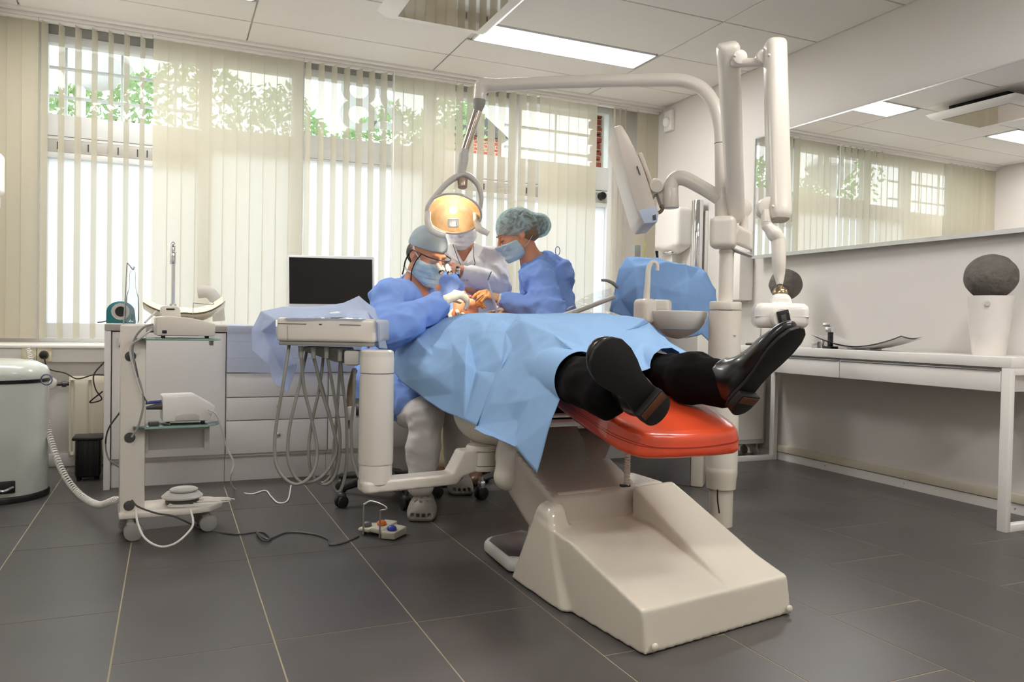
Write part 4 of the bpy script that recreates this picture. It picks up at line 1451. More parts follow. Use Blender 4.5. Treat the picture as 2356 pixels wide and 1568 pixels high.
hoses = [
    [(664, 790, 2.80), (664, 802, 2.78), (652, 880, 2.74), (633, 999, 2.72), (638, 1075, 2.70), (676, 1113, 2.70), (715, 1094, 2.74), (730, 1040, 2.78), (716, 960, 2.80), (700, 895, 2.80), (693, 822, 2.79)],
    [(706, 806, 2.84), (690, 880, 2.80), (666, 985, 2.76), (664, 1060, 2.74), (692, 1108, 2.74), (740, 1096, 2.78), (772, 1045, 2.82), (768, 990, 2.82), (742, 905, 2.82), (723, 824, 2.80)],
    [(745, 812, 2.86), (735, 890, 2.84), (718, 970, 2.82), (710, 1040, 2.80), (720, 1094, 2.80), (750, 1114, 2.80), (775, 1082, 2.82), (782, 1000, 2.83), (768, 905, 2.82), (754, 826, 2.80)],
    [(783, 828, 2.86), (778, 910, 2.86), (773, 980, 2.86), (764, 1075, 2.86), (768, 1122, 2.86), (784, 1126, 2.86), (797, 1068, 2.86), (797, 960, 2.85), (788, 880, 2.83), (784, 828, 2.80)],
    [(816, 846, 2.82), (814, 920, 2.82), (808, 980, 2.82), (812, 1055, 2.80), (826, 1098, 2.76)],
    [(722, 826, 2.82), (745, 905, 2.86), (774, 1020, 2.88), (772, 1075, 2.88), (752, 1105, 2.86), (735, 1112, 2.86)]]
for h in hoses:
    obj('hose', MB().tube([P(*q) for q in h], .0058, 10, smooth=7), M['hose'], du, label='grey hanging instrument hose')
obj('red_label', MB().box(P(848, 799, 2.76), (.008, .004, .006), .001, Rt), mat('red_label', rgb(200, 60, 50), .4), du)
obj('green_label', MB().box(P(786, 829, 2.79), (.008, .004, .008), .001, Rt), mat('green_label', rgb(40, 130, 96), .4), du)
obj('hose_bracket', MB().box(P(808, 950, 2.9), (.03, .04, .05), .006, Rt), M['lgrey'], du)
obj('brown_tube', MB().tube([P(816, 850, 2.9), P(806, 890, 2.92), P(803, 935, 2.92), P(803, 985, 2.92)], .011, 12, smooth=5), mat('brown_tube', rgb(112, 96, 76), .4), du, label='thick brown tube')

# cotton / gauze on the tray
f = wr(ell(tr(.20, .06, za + .012), (.03, .02, .012)), .006, 120, 3)
tag(obj('gauze_swab', sdf(f, .004), M['frame']), 'crumpled white gauze on the draped instrument tray', 'gauze')

# ================================================================ cuspidor unit with pole
cu = thing('cuspidor_unit', 'cream cuspidor unit with spittoon bowl, cup filler and tall pole behind the footrest', 'dental unit', (2.35, 3.0, 0))
pc = P(1664, 900, 3.30)
pc[2] = 0
def zq(y, x=1664, d=3.30):
    return P(x, y, d)[2]
obj('column', MB().lathe([(.001, .25), (.0665, .25), (.0665, zq(715)), (.001, zq(715))], pc, seg=48), M['gloss2'], cu)
obj('column_cap', MB().prism([pc + V(.0665 * math.cos(t), .0665 * math.sin(t), zq(713)) for t in np.linspace(0, 2 * PI, 40, endpoint=False)], (0, 0, .035), .006), M['gloss2'], cu)
obj('panel_line', MB().box(P(1688, 772, 3.232), (.018, .002, .003), 0, Rt), M['grey'], cu)
obj('lower_collar', MB().lathe([(.001, zq(1122)), (.062, zq(1122)), (.064, zq(1100)), (.068, zq(1085)), (.066, zq(1072)), (.064, zq(1070)), (.064, .30), (.001, .30)], pc, seg=48), M['gloss'], cu)
obj('foot_column', MB().lathe([(.001, 0), (.052, 0), (.052, zq(1120)), (.001, zq(1120))], pc, seg=48), M['gloss'], cu)
obj('cable', MB().tube([P(1651, 1125, 3.22), P(1651, 1150, 3.22), P(1655, 1180, 3.22)], .003, 8, smooth=4), M['black'], cu)
ub = [QZ(1448, 1105, 0), QZ(1588, 1118, 0)]
ux = nrm((ub[1] - ub[0]) * V(1, 1, 0))
uy = V(-ux[1], ux[0], 0)
uw = np.linalg.norm(ub[1] - ub[0])
Ru = np.stack([ux, uy, UP], 1)
uc = ub[0] + ux * uw / 2 + uy * .09
obj('unit_body', MB().box(uc + V(0, 0, .31), (uw, .18, .62), .006, Ru), M['steel'], cu, label='brushed metal floor cabinet')
obj('side_panel', MB().box(ub[1] + ux * .033 + uy * .09 + V(0, 0, .32), (.066, .20, .64), .01, Ru), M['gloss'], cu)
bc = P(1560, 717, 3.42)
obj('bowl_support', MB().lathe([(.001, -.12), (.04, -.112), (.072, -.092), (.092, -.0795), (.001, -.0795)], bc, seg=48), M['gloss2'], cu)
obj('bowl', MB().lathe([(.001, -.077), (.094, -.077), (.116, -.05), (.128, -.015), (.1295, 0), (.127, .003), (.122, 0), (.11, -.03), (.07, -.055), (.001, -.06)], bc, seg=56), mat('bowl_ceramic', rgb(222, 222, 218), .1, coat=.5, var=.01), cu)
obj('bowl_seam', MB().lathe([(.0925, -.0785), (.0945, -.078), (.0925, -.0775)], bc, seg=56), M['dgrey'], cu)
f = U([rbx(P(1484, 716, 3.42), (.036, .05, .055), .02), hull([P(1466, 752, 3.42), P(1505, 752, 3.42), P(1466, 690, 3.42), P(1505, 690, 3.42), P(1466, 752, 3.52), P(1505, 752, 3.52), P(1466, 690, 3.52), P(1505, 690, 3.52)], .015)], .02)
obj('filler_body', sdf(f, .007), M['gloss2'], cu)
f = rbx(P(1520, 703, 3.42), (.043, .04, .026), .012, Ru)
obj('filler_block', sdf(f, .006), M['gloss2'], cu)
obj('cup_filler', MB().tube([P(1487, 692, 3.42), P(1490, 650, 3.42), P(1492, 620, 3.42), P(1498, 606, 3.42), P(1506, 603, 3.42), P(1512, 610, 3.42), P(1512, 622, 3.42)], [.015, .0125, .011, .010, .010, .009, .008], 14, smooth=5), M['gloss2'], cu, label='curved cup filler spout')
# pole
obj('pole', MB().cyl(pc + V(0, 0, zq(716)), pc + V(0, 0, zq(582)), .030, seg=32), M['gloss2'], cu)
obj('pole_joint', MB().lathe([(.001, zq(583)), (.031, zq(583)), (.033, zq(580)), (.033, zq(577)), (.031, zq(576)), (.031, zq(560)), (.028, zq(556)), (.001, zq(556))], pc, seg=32), M['gloss2'], cu)

# ================================================================ x-ray unit
xr = thing('dental_x_ray_unit', 'cream folding double-arm dental x-ray unit with its head beside the desk', 'x-ray unit', P(1690, 560, 3.28))
f = rbx(P(1664, 535, 3.25), (.052, .05, .066), .022, Ru)
obj('mount_block', sdf(f, .006), M['gloss2'], xr)
rd = nrm(RT * .9 - FW * .15)
Rx = np.stack([rd, V(-rd[1], rd[0], 0), UP], 1)
f = hull([P(1678, 505, 3.27), P(1735, 530, 3.22), P(1735, 583, 3.22), P(1684, 562, 3.27), P(1678, 505, 3.36), P(1735, 530, 3.34), P(1735, 583, 3.34), P(1684, 562, 3.36)], .018)
obj('control_box', sdf(f, .006), M['gloss2'], xr)
obj('control_window', MB().prism([P(1682, 524, 3.252), P(1702, 526, 3.235), P(1694, 540, 3.24), P(1684, 546, 3.25)], nrm(FW) * .004), M['frame'], xr)
obj('control_strip', MB().prism([P(1679, 566, 3.262), P(1733, 586, 3.215), P(1733, 590, 3.215), P(1679, 571, 3.262)], nrm(FW) * .05, .002), M['lgrey'], xr)
obj('post', MB().cyl(P(1711, 545, 3.32), P(1711, 498, 3.32), .019, seg=24), M['gloss2'], xr)
obj('elbow_disc', MB().cyl(P(1708, 478, 3.34), P(1708, 478, 3.34) + nrm(FW + RT * .1) * .045, .042, seg=36, bev=.004), M['gloss2'], xr)


def slab_arm(top, bot, wt, wb, dt, db, name):
    """long rounded hollow-looking arm"""
    T, Bm = P(*top), P(*bot)
    ax_ = nrm(Bm - T)
    side = nrm(RT - ax_ * (RT @ ax_))
    dep = np.cross(ax_, side)
    secs = []
    for s in np.concatenate([[0, .006, .02, .05], np.linspace(.1, .93, 8), [.97, .985, 1]]):
        e = min(1, (s / .02 if s < .02 else 1), ((1 - s) / .03 if s > .97 else 1))
        k = .80 + .20 * math.sqrt(max(0, e))
        w_ = (wt + (wb - wt) * s) / 2 * k
        d_ = (dt + (db - dt) * s) / 2 * k
        q = T + (Bm - T) * s
        ring = []
        for a in np.linspace(0, 2 * PI, 36, endpoint=False):
            cs, sn = math.cos(a), math.sin(a)
            ex = 2 / 3.2
            ring.append(q + side * w_ * np.sign(cs) * abs(cs) ** ex + dep * d_ * np.sign(sn) * abs(sn) ** ex)
        secs.append(ring)
    return obj(name, MB().loft(secs), M['gloss2'], xr, sharp=50)


slab_arm((1675, 100, 2.92), (1694, 506, 3.30), .082, .068, .085, .08, 'lower_arm')
slab_arm((1783, 97, 2.84), (1793, 506, 2.72), .076, .078, .085, .085, 'upper_arm')
jn = MB()
obj('top_link', sdf(U([rc(P(1690, 145, 2.92), P(1768, 143, 2.86), .017)], .01), .005), M['gloss2'], xr)
for px, py, dd in ((1702, 132, 2.90), (1758, 130, 2.85)):
    obj('top_disc', MB().cyl(P(px, py, dd) - FW * .01, P(px, py, dd) + FW * .04, .027, seg=36, bev=.004), M['gloss2'], xr)
for px, py, dd in ((1690, 128, 2.872), (1769, 127, 2.795), (1701, 474, 3.255), (1778, 475, 2.675)):
    obj('pin_cap', MB().sphere(P(px, py, dd), .006, 12, 8), M['gloss2'], xr)
obj('lower_disc', MB().cyl(P(1768, 478, 2.72) - FW * .01, P(1768, 478, 2.72) + FW * .035, .038, seg=36, bev=.004), M['gloss2'], xr)
obj('swivel', MB().cyl(P(1761, 485, 2.72), P(1763, 512, 2.71), .0165, seg=24).cyl(P(1764, 511, 2.71), P(1764, 517, 2.71), .0185, seg=24), M['gloss2'], xr)
f = U([rc(P(1765, 520, 2.71), P(1782, 538, 2.70), .019, .023), rc(P(1782, 538, 2.70), P(1790, 548, 2.70), .023, .024)], .012)
obj('neck_elbow', sdf(f, .004), M['gloss2'], xr)
obj('neck', MB().tube([P(1791, 552, 2.70), P(1792, 600, 2.69), P(1793, 630, 2.69), P(1794, 655, 2.68)], [.0245, .0235, .019, .010], 28, smooth=4), M['gloss2'], xr)
obj('ball_joint', MB().sphere(P(1795, 675, 2.67), (.026, .026, .024), 24, 14).cyl(P(1795, 655, 2.67), P(1795, 668, 2.67), .008), mat('brass', rgb(168, 148, 120), .25, metal=1), xr, label='brass ball joint')
hc = P(1794, 722, 2.64)
f = U([rbx(hc + V(0, 0, -.006), (.088, .058, .042), .024, Rx), hull([hc + RT * -.045 + UP * .03 - FW * .04, hc + RT * .045 + UP * .03 - FW * .04, hc + RT * -.028 + UP * .075 - FW * .03, hc + RT * .03 + UP * .075 - FW * .03,
       hc + RT * -.045 + UP * .03 + FW * .04, hc + RT * .045 + UP * .03 + FW * .04, hc + RT * -.028 + UP * .075 + FW * .03, hc + RT * .03 + UP * .075 + FW * .03], .02)], .012)
f = S(f, ell(P(1795, 668, 2.66), (.03, .03, .022)), .004)
hd = obj('head', sdf(f, .0055), mat('x_ray_head_plastic', rgb(238, 234, 226), .12, coat=.5, var=.01), xr)
obj('head_seam', MB().box(hc - V(0, 0, .010), (.1765, .1165, .0012), .0, Rx), M['lgrey'], xr)
nc = nrm(-FW + RT * .12)
cc = P(1798, 731, 2.572)
obj('cone_ring', MB().lathe([(.001, -.02), (.032, -.02), (.034, 0), (.030, .006), (.001, .006)], cc, nc, 40), M['gloss2'], xr)
sx = nrm(RT + UP * .26 + FW * .1)
sy = np.cross(nc, sx)
Rs = np.stack([sx, sy, nc], 1)
obj('cone_window', MB().box(cc + nc * .009 + RT * .004, (.041, .050, .006), .002, Rs), M['black'], xr, label='black square aperture')
obj('cone_centre', MB().box(cc + nc * .0125 + RT * .002, (.017, .021, .002), .001, Rs), M['dgrey'], xr)

# ================================================================ operating lamp
ol = thing('operating_lamp', 'lit dental operating lamp hanging from a long curved cream arm', 'lamp', P(1661, 470, 3.30))
arm = [P(1662, 470, 3.30), P(1660, 330, 3.30), P(1656, 282, 3.30), P(1643, 240, 3.31), P(1617, 205, 3.33), P(1580, 188, 3.35), P(1540, 184, 3.37), P(1400, 186, 3.44), P(1250, 191, 3.51), P(1135, 196, 3.56)]
obj('arm', MB().tube(arm, [.030, .029, .0285, .0285, .0285, .0285, .0285, .0285, .0285, .0285], 28, smooth=7), M['gloss2'], ol)
obj('arm_joint_line', MB().lathe([(.0295, -.0015), (.0305, 0), (.0295, .0015)], P(1660, 330, 3.30), (0, 0, 1), 32), M['dgrey'], ol)
obj('pole_sleeve', MB().cyl(P(1663, 500, 3.30), P(1662, 434, 3.30), .034, .031, 32, .003), M['gloss2'], ol)
obj('type_plate', MB().prism([P(1663, 312, 3.272), P(1668, 312, 3.276), P(1668, 326, 3.276), P(1663, 326, 3.272)], FW * .004), M['dgrey'], ol)
f = U([rc(P(1140, 196, 3.56), P(1112, 194, 3.57), .030, .030), rc(P(1105, 200, 3.57), P(1103, 228, 3.57), .029, .030)], .02)
obj('swivel_elbow', sdf(f, .006), M['gloss2'], ol)
obj('swivel_cone', MB().tube([P(1103, 230, 3.57), P(1102, 240, 3.57), P(1099, 258, 3.57)], [.030, .028, .017], 24, smooth=3), M['grey'], ol)
m_tube = mat('lamp_tube_metal', rgb(200, 190, 176), .14, metal=.9)
obj('drop_tube', MB().tube([P(1099, 256, 3.57), P(1069, 347, 3.56)], [.022, .019], 24), m_tube, ol, label='shiny metal drop tube')
obj('tube_collar', MB().cyl(P(1070, 343, 3.56), P(1067, 355, 3.56), .020, seg=24), M['lgrey'], ol)
obj('head_elbow', MB().tube([P(1067, 353, 3.56), P(1066, 370, 3.56), P(1062, 388, 3.56), P(1060, 405, 3.56)], [.022, .0225, .0215, .021], 20, smooth=4), M['lgrey'], ol)
ya = [(982, 486, 3.42), (986, 470, 3.42), (1004, 448, 3.46), (1028, 422, 3.52), (1050, 407, 3.55), (1066, 402, 3.56), (1082, 407, 3.56), (1099, 425, 3.56), (1107, 452, 3.56), (1105, 475, 3.56), (1096, 494, 3.56)]
obj('yoke', MB().tube([P(*q) for q in ya], [.012, .014, .016, .018, .020, .021, .020, .017, .015, .013, .010], 16, smooth=6, flat=.75), M['lgrey'], ol, label='curved grey yoke')
obj('yoke_hub', MB().cyl(P(1064, 412, 3.55), P(1064, 431, 3.54), .024, .022, 24, .003), mat('copper_hub', rgb(186, 166, 150), .3, metal=.6), ol)
# reflector dish, opening down and towards the front of the room
lc = P(1043, 492, 3.50)
ln = nrm(UP * -.80 - FW * .60 + RT * .05)
pr = []
for a in np.linspace(0, 1, 14):
    r = .125 * a + .0005
    pr.append((r, -.075 * (1 - a ** 2)))
pr2 = pr + [(r * 1.0, h - .004) for r, h in pr[::-1]]
m_ref = mat('warm_reflector', (.95, .72, .48), .22, metal=.85, var=.02)
obj('reflector', MB().lathe(pr2, lc, ln, 48, xdir=RT), m_ref, ol, label='warm shiny reflector dish')
obj('bulb', MB().sphere(lc + ln * -.022, .016, 16, 10), emit('warm_bulb_glow', (1, .82, .56), 150), ol, label='glowing warm bulb')
bh = MB().box(lc + ln * .030 - UP * .018, (.050, .030, .040), .008, np.stack([RT, FW, UP], 1))
for k in range(4):
    bh.box(lc + ln * .030 - UP * .022 + RT * (-.016 + .0107 * k) - FW * .016, (.006, .003, .012), .001, np.stack([RT, FW, UP], 1))
obj('bulb_housing', bh, M['frame'], ol, label='ribbed white bulb housing')
obj('front_rim', MB().tube([lc + ln * .002 + .125 * (math.cos(t) * RT + math.sin(t) * np.cross(ln, RT)) for t in np.linspace(0, 2 * PI, 40)], .005, 8), M['lgrey'], ol)
obj('front_glass', MB().lathe([(.001, .004), (.122, .002), (.122, .005), (.001, .007)], lc, ln, 40), glass('lamp_glass', (1, .97, .93), 0, .03), ol)
for pts, nm in (([(984, 488, 3.41), (984, 508, 3.40), (992, 528, 3.40), (1010, 538, 3.41), (1024, 541, 3.42)], 'left'), ([(1095, 490, 3.55), (1097, 510, 3.54), (1103, 525, 3.53), (1116, 533, 3.53), (1124, 537, 3.53)], 'right')):
    obj('handle', MB().tube([P(*q) for q in pts], [.014, .015, .016, .015, .013], 14, smooth=5), M['gloss2'], ol, label='pale curved handle')
sp = bpy.data.lights.new('lamp_beam', 'SPOT')
sp.energy = 36
sp.color = (1, .80, .55)
sp.spot_size = math.radians(34)
sp.spot_blend = .5
sp.shadow_soft_size = .05
so = bpy.data.objects.new('lamp_beam', sp)
COL.objects.link(so)
src = lc + ln * .03
tgt = P(1062, 705, 3.72)
so.matrix_world = Matrix.Translation(src) @ Vector(tgt - src).to_track_quat('-Z', 'Y').to_matrix().to_4x4()

# ================================================================ monitor on the pole
mm = thing('pole_monitor', 'flat cream monitor seen edge-on, tilted on an arm of the pole', 'monitor', P(1655, 470, 3.30))
pf = [(1412, 293), (1418, 289), (1431, 287), (1445, 310), (1459, 338), (1478, 380), (1495, 430), (1508, 472), (1516, 490), (1512, 511), (1482, 514), (1470, 500), (1440, 400)]
ex = nrm(FW * 1.0 + RT * .06) * .40
m_mon = mat('monitor_shell', rgb(208, 198, 184), .35, var=.01)
obj('casing', MB().prism([P(x, y, 3.30) for x, y in pf], ex, .008), m_mon, mm)
pf2 = [(1469, 484), (1498, 476), (1508, 474), (1516, 490), (1512, 511), (1482, 514)]
obj('lower_cover', MB().prism([P(x, y, 3.294) for x, y in pf2], ex * .1, .003), mat('pale_blue_cover', rgb(184, 194, 212), .3), mm, label='pale bluish lower cover')
obj('port', MB().prism([P(1502, 495, 3.29), P(1509, 493, 3.29), P(1510, 504, 3.29), P(1503, 506, 3.29)], FW * .005), M['dgrey'], mm)
obj('side_slot', MB().prism([P(1465, 382, 3.294), P(1467, 382, 3.294), P(1474, 402, 3.294), P(1471, 399, 3.294)], FW * .005), M['dgrey'], mm)
obj('back_plate', MB().prism([P(x, y, 3.40) for x, y in ((1468, 353), (1478, 350), (1502, 418), (1512, 450), (1500, 442), (1488, 405))], ex * .4, .005), m_mon, mm)
obj('hinge', MB().cyl(P(1511, 426, 3.36), P(1511, 426, 3.36) + FW * .10, .031, seg=32, bev=.004).cyl(P(1511, 426, 3.355), P(1511, 426, 3.365), .021, seg=28), M['gloss2'], mm)
obj('hinge_arm', MB().prism([P(1512, 440, 3.38), P(1530, 428, 3.38), P(1532, 474, 3.38), P(1524, 476, 3.38)], FW * .06, .004), M['lgrey'], mm)
obj('cable', MB().tube([P(1520, 472, 3.37), P(1524, 480, 3.37), P(1518, 488, 3.37), P(1508, 490, 3.37)], .008, 10, smooth=5), mat('brown_cable', rgb(110, 96, 80), .4), mm)
obj('swivel', MB().cyl(P(1544, 479, 3.38), P(1543, 434, 3.38), .035, .033, 32, .004), M['gloss2'], mm)
obj('support_arm', MB().tube([P(1543, 440, 3.38), P(1545, 424, 3.38), P(1552, 413, 3.38), P(1566, 409, 3.37), P(1585, 415, 3.36), P(1625, 437, 3.33), P(1658, 458, 3.30)], [.032, .032, .032, .032, .031, .030, .030], 26, smooth=6), M['gloss2'], mm)

# ================================================================ foot control
fc = thing('foot_control', 'pale foot control with orange and blue buttons and a wire bar on the floor', 'foot switch', (.75, 2.93, 0))
cn = [QZ(822, 1228, 0), QZ(905, 1240, 0), QZ(942, 1226, 0), QZ(928, 1205, .0), QZ(852, 1203, 0)]
fr = nrm((QZ(908, 1241, 0) - QZ(822, 1229, 0)))
fb = V(-fr[1], fr[0], 0)
f0 = QZ(822, 1229, 0)
def fl(x, y, z):
    return f0 + fr * x + fb * y + V(0, 0, z)
f = U([hull([fl(0, 0, .012), fl(.055, -.005, .012), fl(0, .09, .012), fl(.055, .1, .012), fl(0, 0, .028), fl(.06, -.005, .03), fl(.01, .09, .03), fl(.06, .1, .034)], .005),
       hull([fl(.115, -.02, 0), fl(.175, -.012, 0), fl(.115, .1, 0), fl(.172, .09, 0), fl(.115, -.02, .03), fl(.175, -.012, .03), fl(.115, .1, .034), fl(.172, .09, .034)], .005),
       hull([fl(.05, .005, .012), fl(.12, -.01, .012), fl(.05, .11, .012), fl(.12, .11, .012), fl(.05, .005, .034), fl(.12, -.01, .034), fl(.06, .11, .046), fl(.12, .11, .046)], .005)], .006)
obj('housing', sdf(f, .0045), mat('footswitch_shell', rgb(206, 204, 186), .4), fc)
for x, y, c_, nm in ((.025, .03, (104, 106, 104), 'grey'), (.082, .045, (244, 124, 30), 'orange'), (.143, .02, (72, 84, 190), 'blue')):
    obj('button', MB().sphere(fl(x, y, .036 if nm != 'orange' else .043), (.019, .019, .013), 20, 10), mat(nm + '_button', rgb(*c_), .35), fc, label='%s round button' % nm)
obj('wire_bar', MB().tube([fl(.03, -.004, .005), fl(.03, -.004, .115), fl(.032, .0, .122), fl(.05, .012, .134), fl(.10, .006, .130), fl(.142, -.02, .126), fl(.140, -.022, .118), fl(.118, -.022, .112), fl(.115, -.02, .10), fl(.112, -.018, .005)], .0032, 10, smooth=4), M['steel'], fc, label='bent wire bar')
for x, y in ((.02, .02), (.02, .08), (.15, .0), (.15, .08)):
    obj('foot', MB().cyl(fl(x, y, 0), fl(x, y, .014), .008), M['black'], fc)

# ================================================================ operator stool
st = thing('operator_stool', 'black wheeled operator stool under the seated person by the instrument unit', 'stool', (.94, 3.59, 0))
s0 = V(.94, 3.59, 0)
obj('seat', sdf(U([ell(s0 + V(0, 0, .44), (.19, .19, .05)), ell(s0 + V(.02, -.03, .43), (.2, .17, .04))], .03), .009), mat('black_vinyl', rgb(40, 38, 36), .45), st)
obj('lever', MB().box(P(943, 974, 3.50), (.035, .03, .025), .006), M['black'], st)
obj('gas_lift', MB().cyl(s0 + V(0, 0, .09), s0 + V(0, 0, .42), .025), M['dgrey'], st)
for k in range(5):
    a = math.radians(205 + 72 * k)
    dv = V(math.cos(a), math.sin(a), 0)
    e = s0 + dv * .25
    obj('leg', MB().tube([s0 + V(0, 0, .11), s0 + dv * .12 + V(0, 0, .105), e + V(0, 0, .085)], [.05, .034, .022], 12, smooth=4, flat=.6), M['black'], st)
    cs = obj('caster', MB().cyl(e + V(0, 0, .05), e + V(0, 0, .09), .009).sphere(e + V(0, 0, .055), (.02, .02, .016), 12, 8), M['dgrey'], st)
    tv = V(-dv[1], dv[0], 0)
    for s_ in (-1, 1):
        obj('wheel', MB().cyl(e + tv * (s_ * .012 - .008) + V(0, 0, .027), e + tv * (s_ * .012 + .008) + V(0, 0, .027), .027, seg=20, bev=.005), M['rubber'], cs)
# assistant stool
st = thing('assistant_stool', 'high stool with chrome-forked casters under the assistant, mostly hidden by the drape', 'stool', (1.74, 3.62, 0))
s0 = V(1.74, 3.62, 0)
obj('seat', sdf(U([ell(s0 + V(0, 0, .55), (.18, .18, .05))], .03), .010), bpy.data.materials['black_vinyl'], st)
obj('gas_lift', MB().cyl(s0 + V(0, 0, .09), s0 + V(0, 0, .52), .025), M['chrome'], st)
e0 = QZ(1107, 1148, 0)
for k in range(5):
    dv = nrm((e0 - s0) * V(1, 1, 0))
    a = math.atan2(dv[1], dv[0]) + k * 2 * PI / 5
    dv = V(math.cos(a), math.sin(a), 0)
    R_ = np.linalg.norm((e0 - s0)[:2]) if k == 0 else .28
    e = s0 + dv * R_
    obj('leg', MB().tube([s0 + V(0, 0, .11), s0 + dv * R_ * .5 + V(0, 0, .11), e + V(0, 0, .10)], [.03, .025, .018], 12, smooth=4, flat=.7), M['dgrey'], st)
    cs = obj('caster', MB().cyl(e + V(0, 0, .05), e + V(0, 0, .11), .014).box(e + V(0, 0, .075), (.03, .03, .03), .006), M['chrome'], st, label='chrome caster fork')
    tv = V(-dv[1], dv[0], 0)
    for s_ in (-1, 1):
        obj('wheel', MB().cyl(e + tv * (s_ * .014 - .009) + V(0, 0, .030), e + tv * (s_ * .014 + .009) + V(0, 0, .030), .030, seg=20, bev=.006), M['black'], cs)
# ================================================================ people
m_skin = mat('skin', rgb(214, 150, 118), .5, var=.06, vscale=14, sss=.12, bump=.04, bscale=180)
m_skin2 = mat('skin_tanned', rgb(206, 144, 114), .5, var=.06, vscale=14, sss=.10, bump=.04, bscale=180)
m_gown = fabric('blue_gown', rgb(146, 180, 250), .0, .10, rgb(150, 180, 240), bump=.15)
m_white = mat('white_cotton', rgb(236, 232, 230), .8, var=.02, bump=.15, bscale=60, sheen=.2)
m_trs = mat('pale_trousers', rgb(214, 208, 204), .85, var=.03, bump=.15, bscale=50)
m_tan = mat('beige_trousers', rgb(196, 180, 150), .85, var=.03, bump=.15, bscale=50)
m_blk = mat('black_trousers', rgb(13, 12, 12), .95, spec=.15, var=.2, bump=.2, bscale=60)
m_shoe = mat('black_leather', rgb(20, 18, 17), .30, coat=.3, var=.1)
m_sole = mat('black_sole', rgb(17, 15, 14), .6, var=.2, bump=.15, bscale=80)
m_heel = mat('brown_leather_heel', rgb(92, 52, 28), .45, var=.2, vscale=30)
m_clog = mat('grey_foam', rgb(150, 144, 136), .6, var=.03)
m_cap = fabric('surgical_cap_cloth', rgb(206, 222, 232), .12, .3, rgb(190, 214, 226), bump=.2)
m_mask = mat('mask_paper', rgb(184, 210, 222), .8, var=.03, bump=.1, bscale=80)
m_maskw = mat('white_mask_paper', rgb(236, 232, 230), .8, var=.02)
m_glw = mat('white_glove', rgb(240, 230, 210), .5, var=.02)
m_glt = mat('latex_glove', rgb(214, 164, 108), .45, var=.06, sss=.1, vscale=20)
m_hair = mat('brown_hair', rgb(128, 104, 76), .5, var=.4, vscale=60, stretch=(1, 1, 6))
m_net = fabric('bouffant_net', rgb(206, 226, 230), .50, .25, rgb(206, 226, 226), bump=.3)
N_ = m_net.node_tree.nodes
for n_ in N_:
    if n_.type == 'TEX_NOISE' and abs(n_.inputs['Scale'].default_value - 300) < 1:
        n_.inputs['Scale'].default_value = 26
        n_.inputs['Distortion'].default_value = 1.4
    if n_.type == 'MAP_RANGE':
        n_.inputs[1].default_value, n_.inputs[2].default_value = .36, .64
        n_.inputs[3].default_value, n_.inputs[4].default_value = .28, .74
m_lip = mat('lips', rgb(176, 96, 84), .4, var=.03)
m_eye = mat('eye_white', rgb(235, 232, 228), .15, var=.01)
m_iris = mat('dark_iris', rgb(50, 34, 24), .1, var=.1)


def xf(fn, c, R, s=1.0):
    c = np.asarray(c, float)

    def f(p):
        return fn(((p - c) @ R) / s) * s
    r = np.linalg.norm(np.maximum(np.abs(fn.bb[0]), np.abs(fn.bb[1]))) * s
    f.bb = (c - r, c + r)
    return f


def head_local(ears=True, brow=1.0):
    skull = U([ell((0, -.018, .032), (.074, .094, .090)), ell((0, .022, -.035), (.060, .066, .080))], .03)
    jaw = U([rc((.048, .0, -.055), (.016, .070, -.104), .022, .016), rc((-.048, .0, -.055), (-.016, .070, -.104), .022, .016), ell((0, .078, -.102), (.020, .016, .015))], .02)
    h = U([skull, jaw], .03)
    cheek = U([ell((.036, .064, -.03), (.024, .02, .024)), ell((-.036, .064, -.03), (.024, .02, .024))], .01)
    h = U([h, cheek], .02)
    h = U([h, rc((-.028, .082, .026), (.028, .082, .026), .011 * brow)], .012)
    h = S(h, ell((.031, .100, .004), (.020, .016, .013)), .014)
    h = S(h, ell((-.031, .100, .004), (.020, .016, .013)), .014)
    lid = U([ell((.031, .077, .003), (.0145, .0145, .0125)), ell((-.031, .077, .003), (.0145, .0145, .0125))], .004)
    h = U([h, lid], .004)
    nose = U([rc((0, .089, .014), (0, .112, -.024), .008, .011), ell((.011, .100, -.028), (.009, .011, .008)), ell((-.011, .100, -.028), (.009, .011, .008)), ell((0, .112, -.027), (.010, .010, .009))], .008)
    h = U([h, nose], .010)
    lips = U([ell((0, .091, -.057), (.024, .010, .006)), ell((0, .089, -.068), (.020, .010, .007))], .003)
    h = U([h, lips], .006)
    if ears:
        for s in (-1, 1):
            e = S(ell((s * .077, -.012, -.004), (.010, .020, .032)), ell((s * .086, -.008, -.0), (.007, .012, .02)), .006)
            h = U([h, e, ell((s * .074, -.004, -.032), (.007, .009, .010))], .006)
    h.bb = (V(-.10, -.125, -.135), V(.10, .135, .135))
    return h


HEAD = head_local()


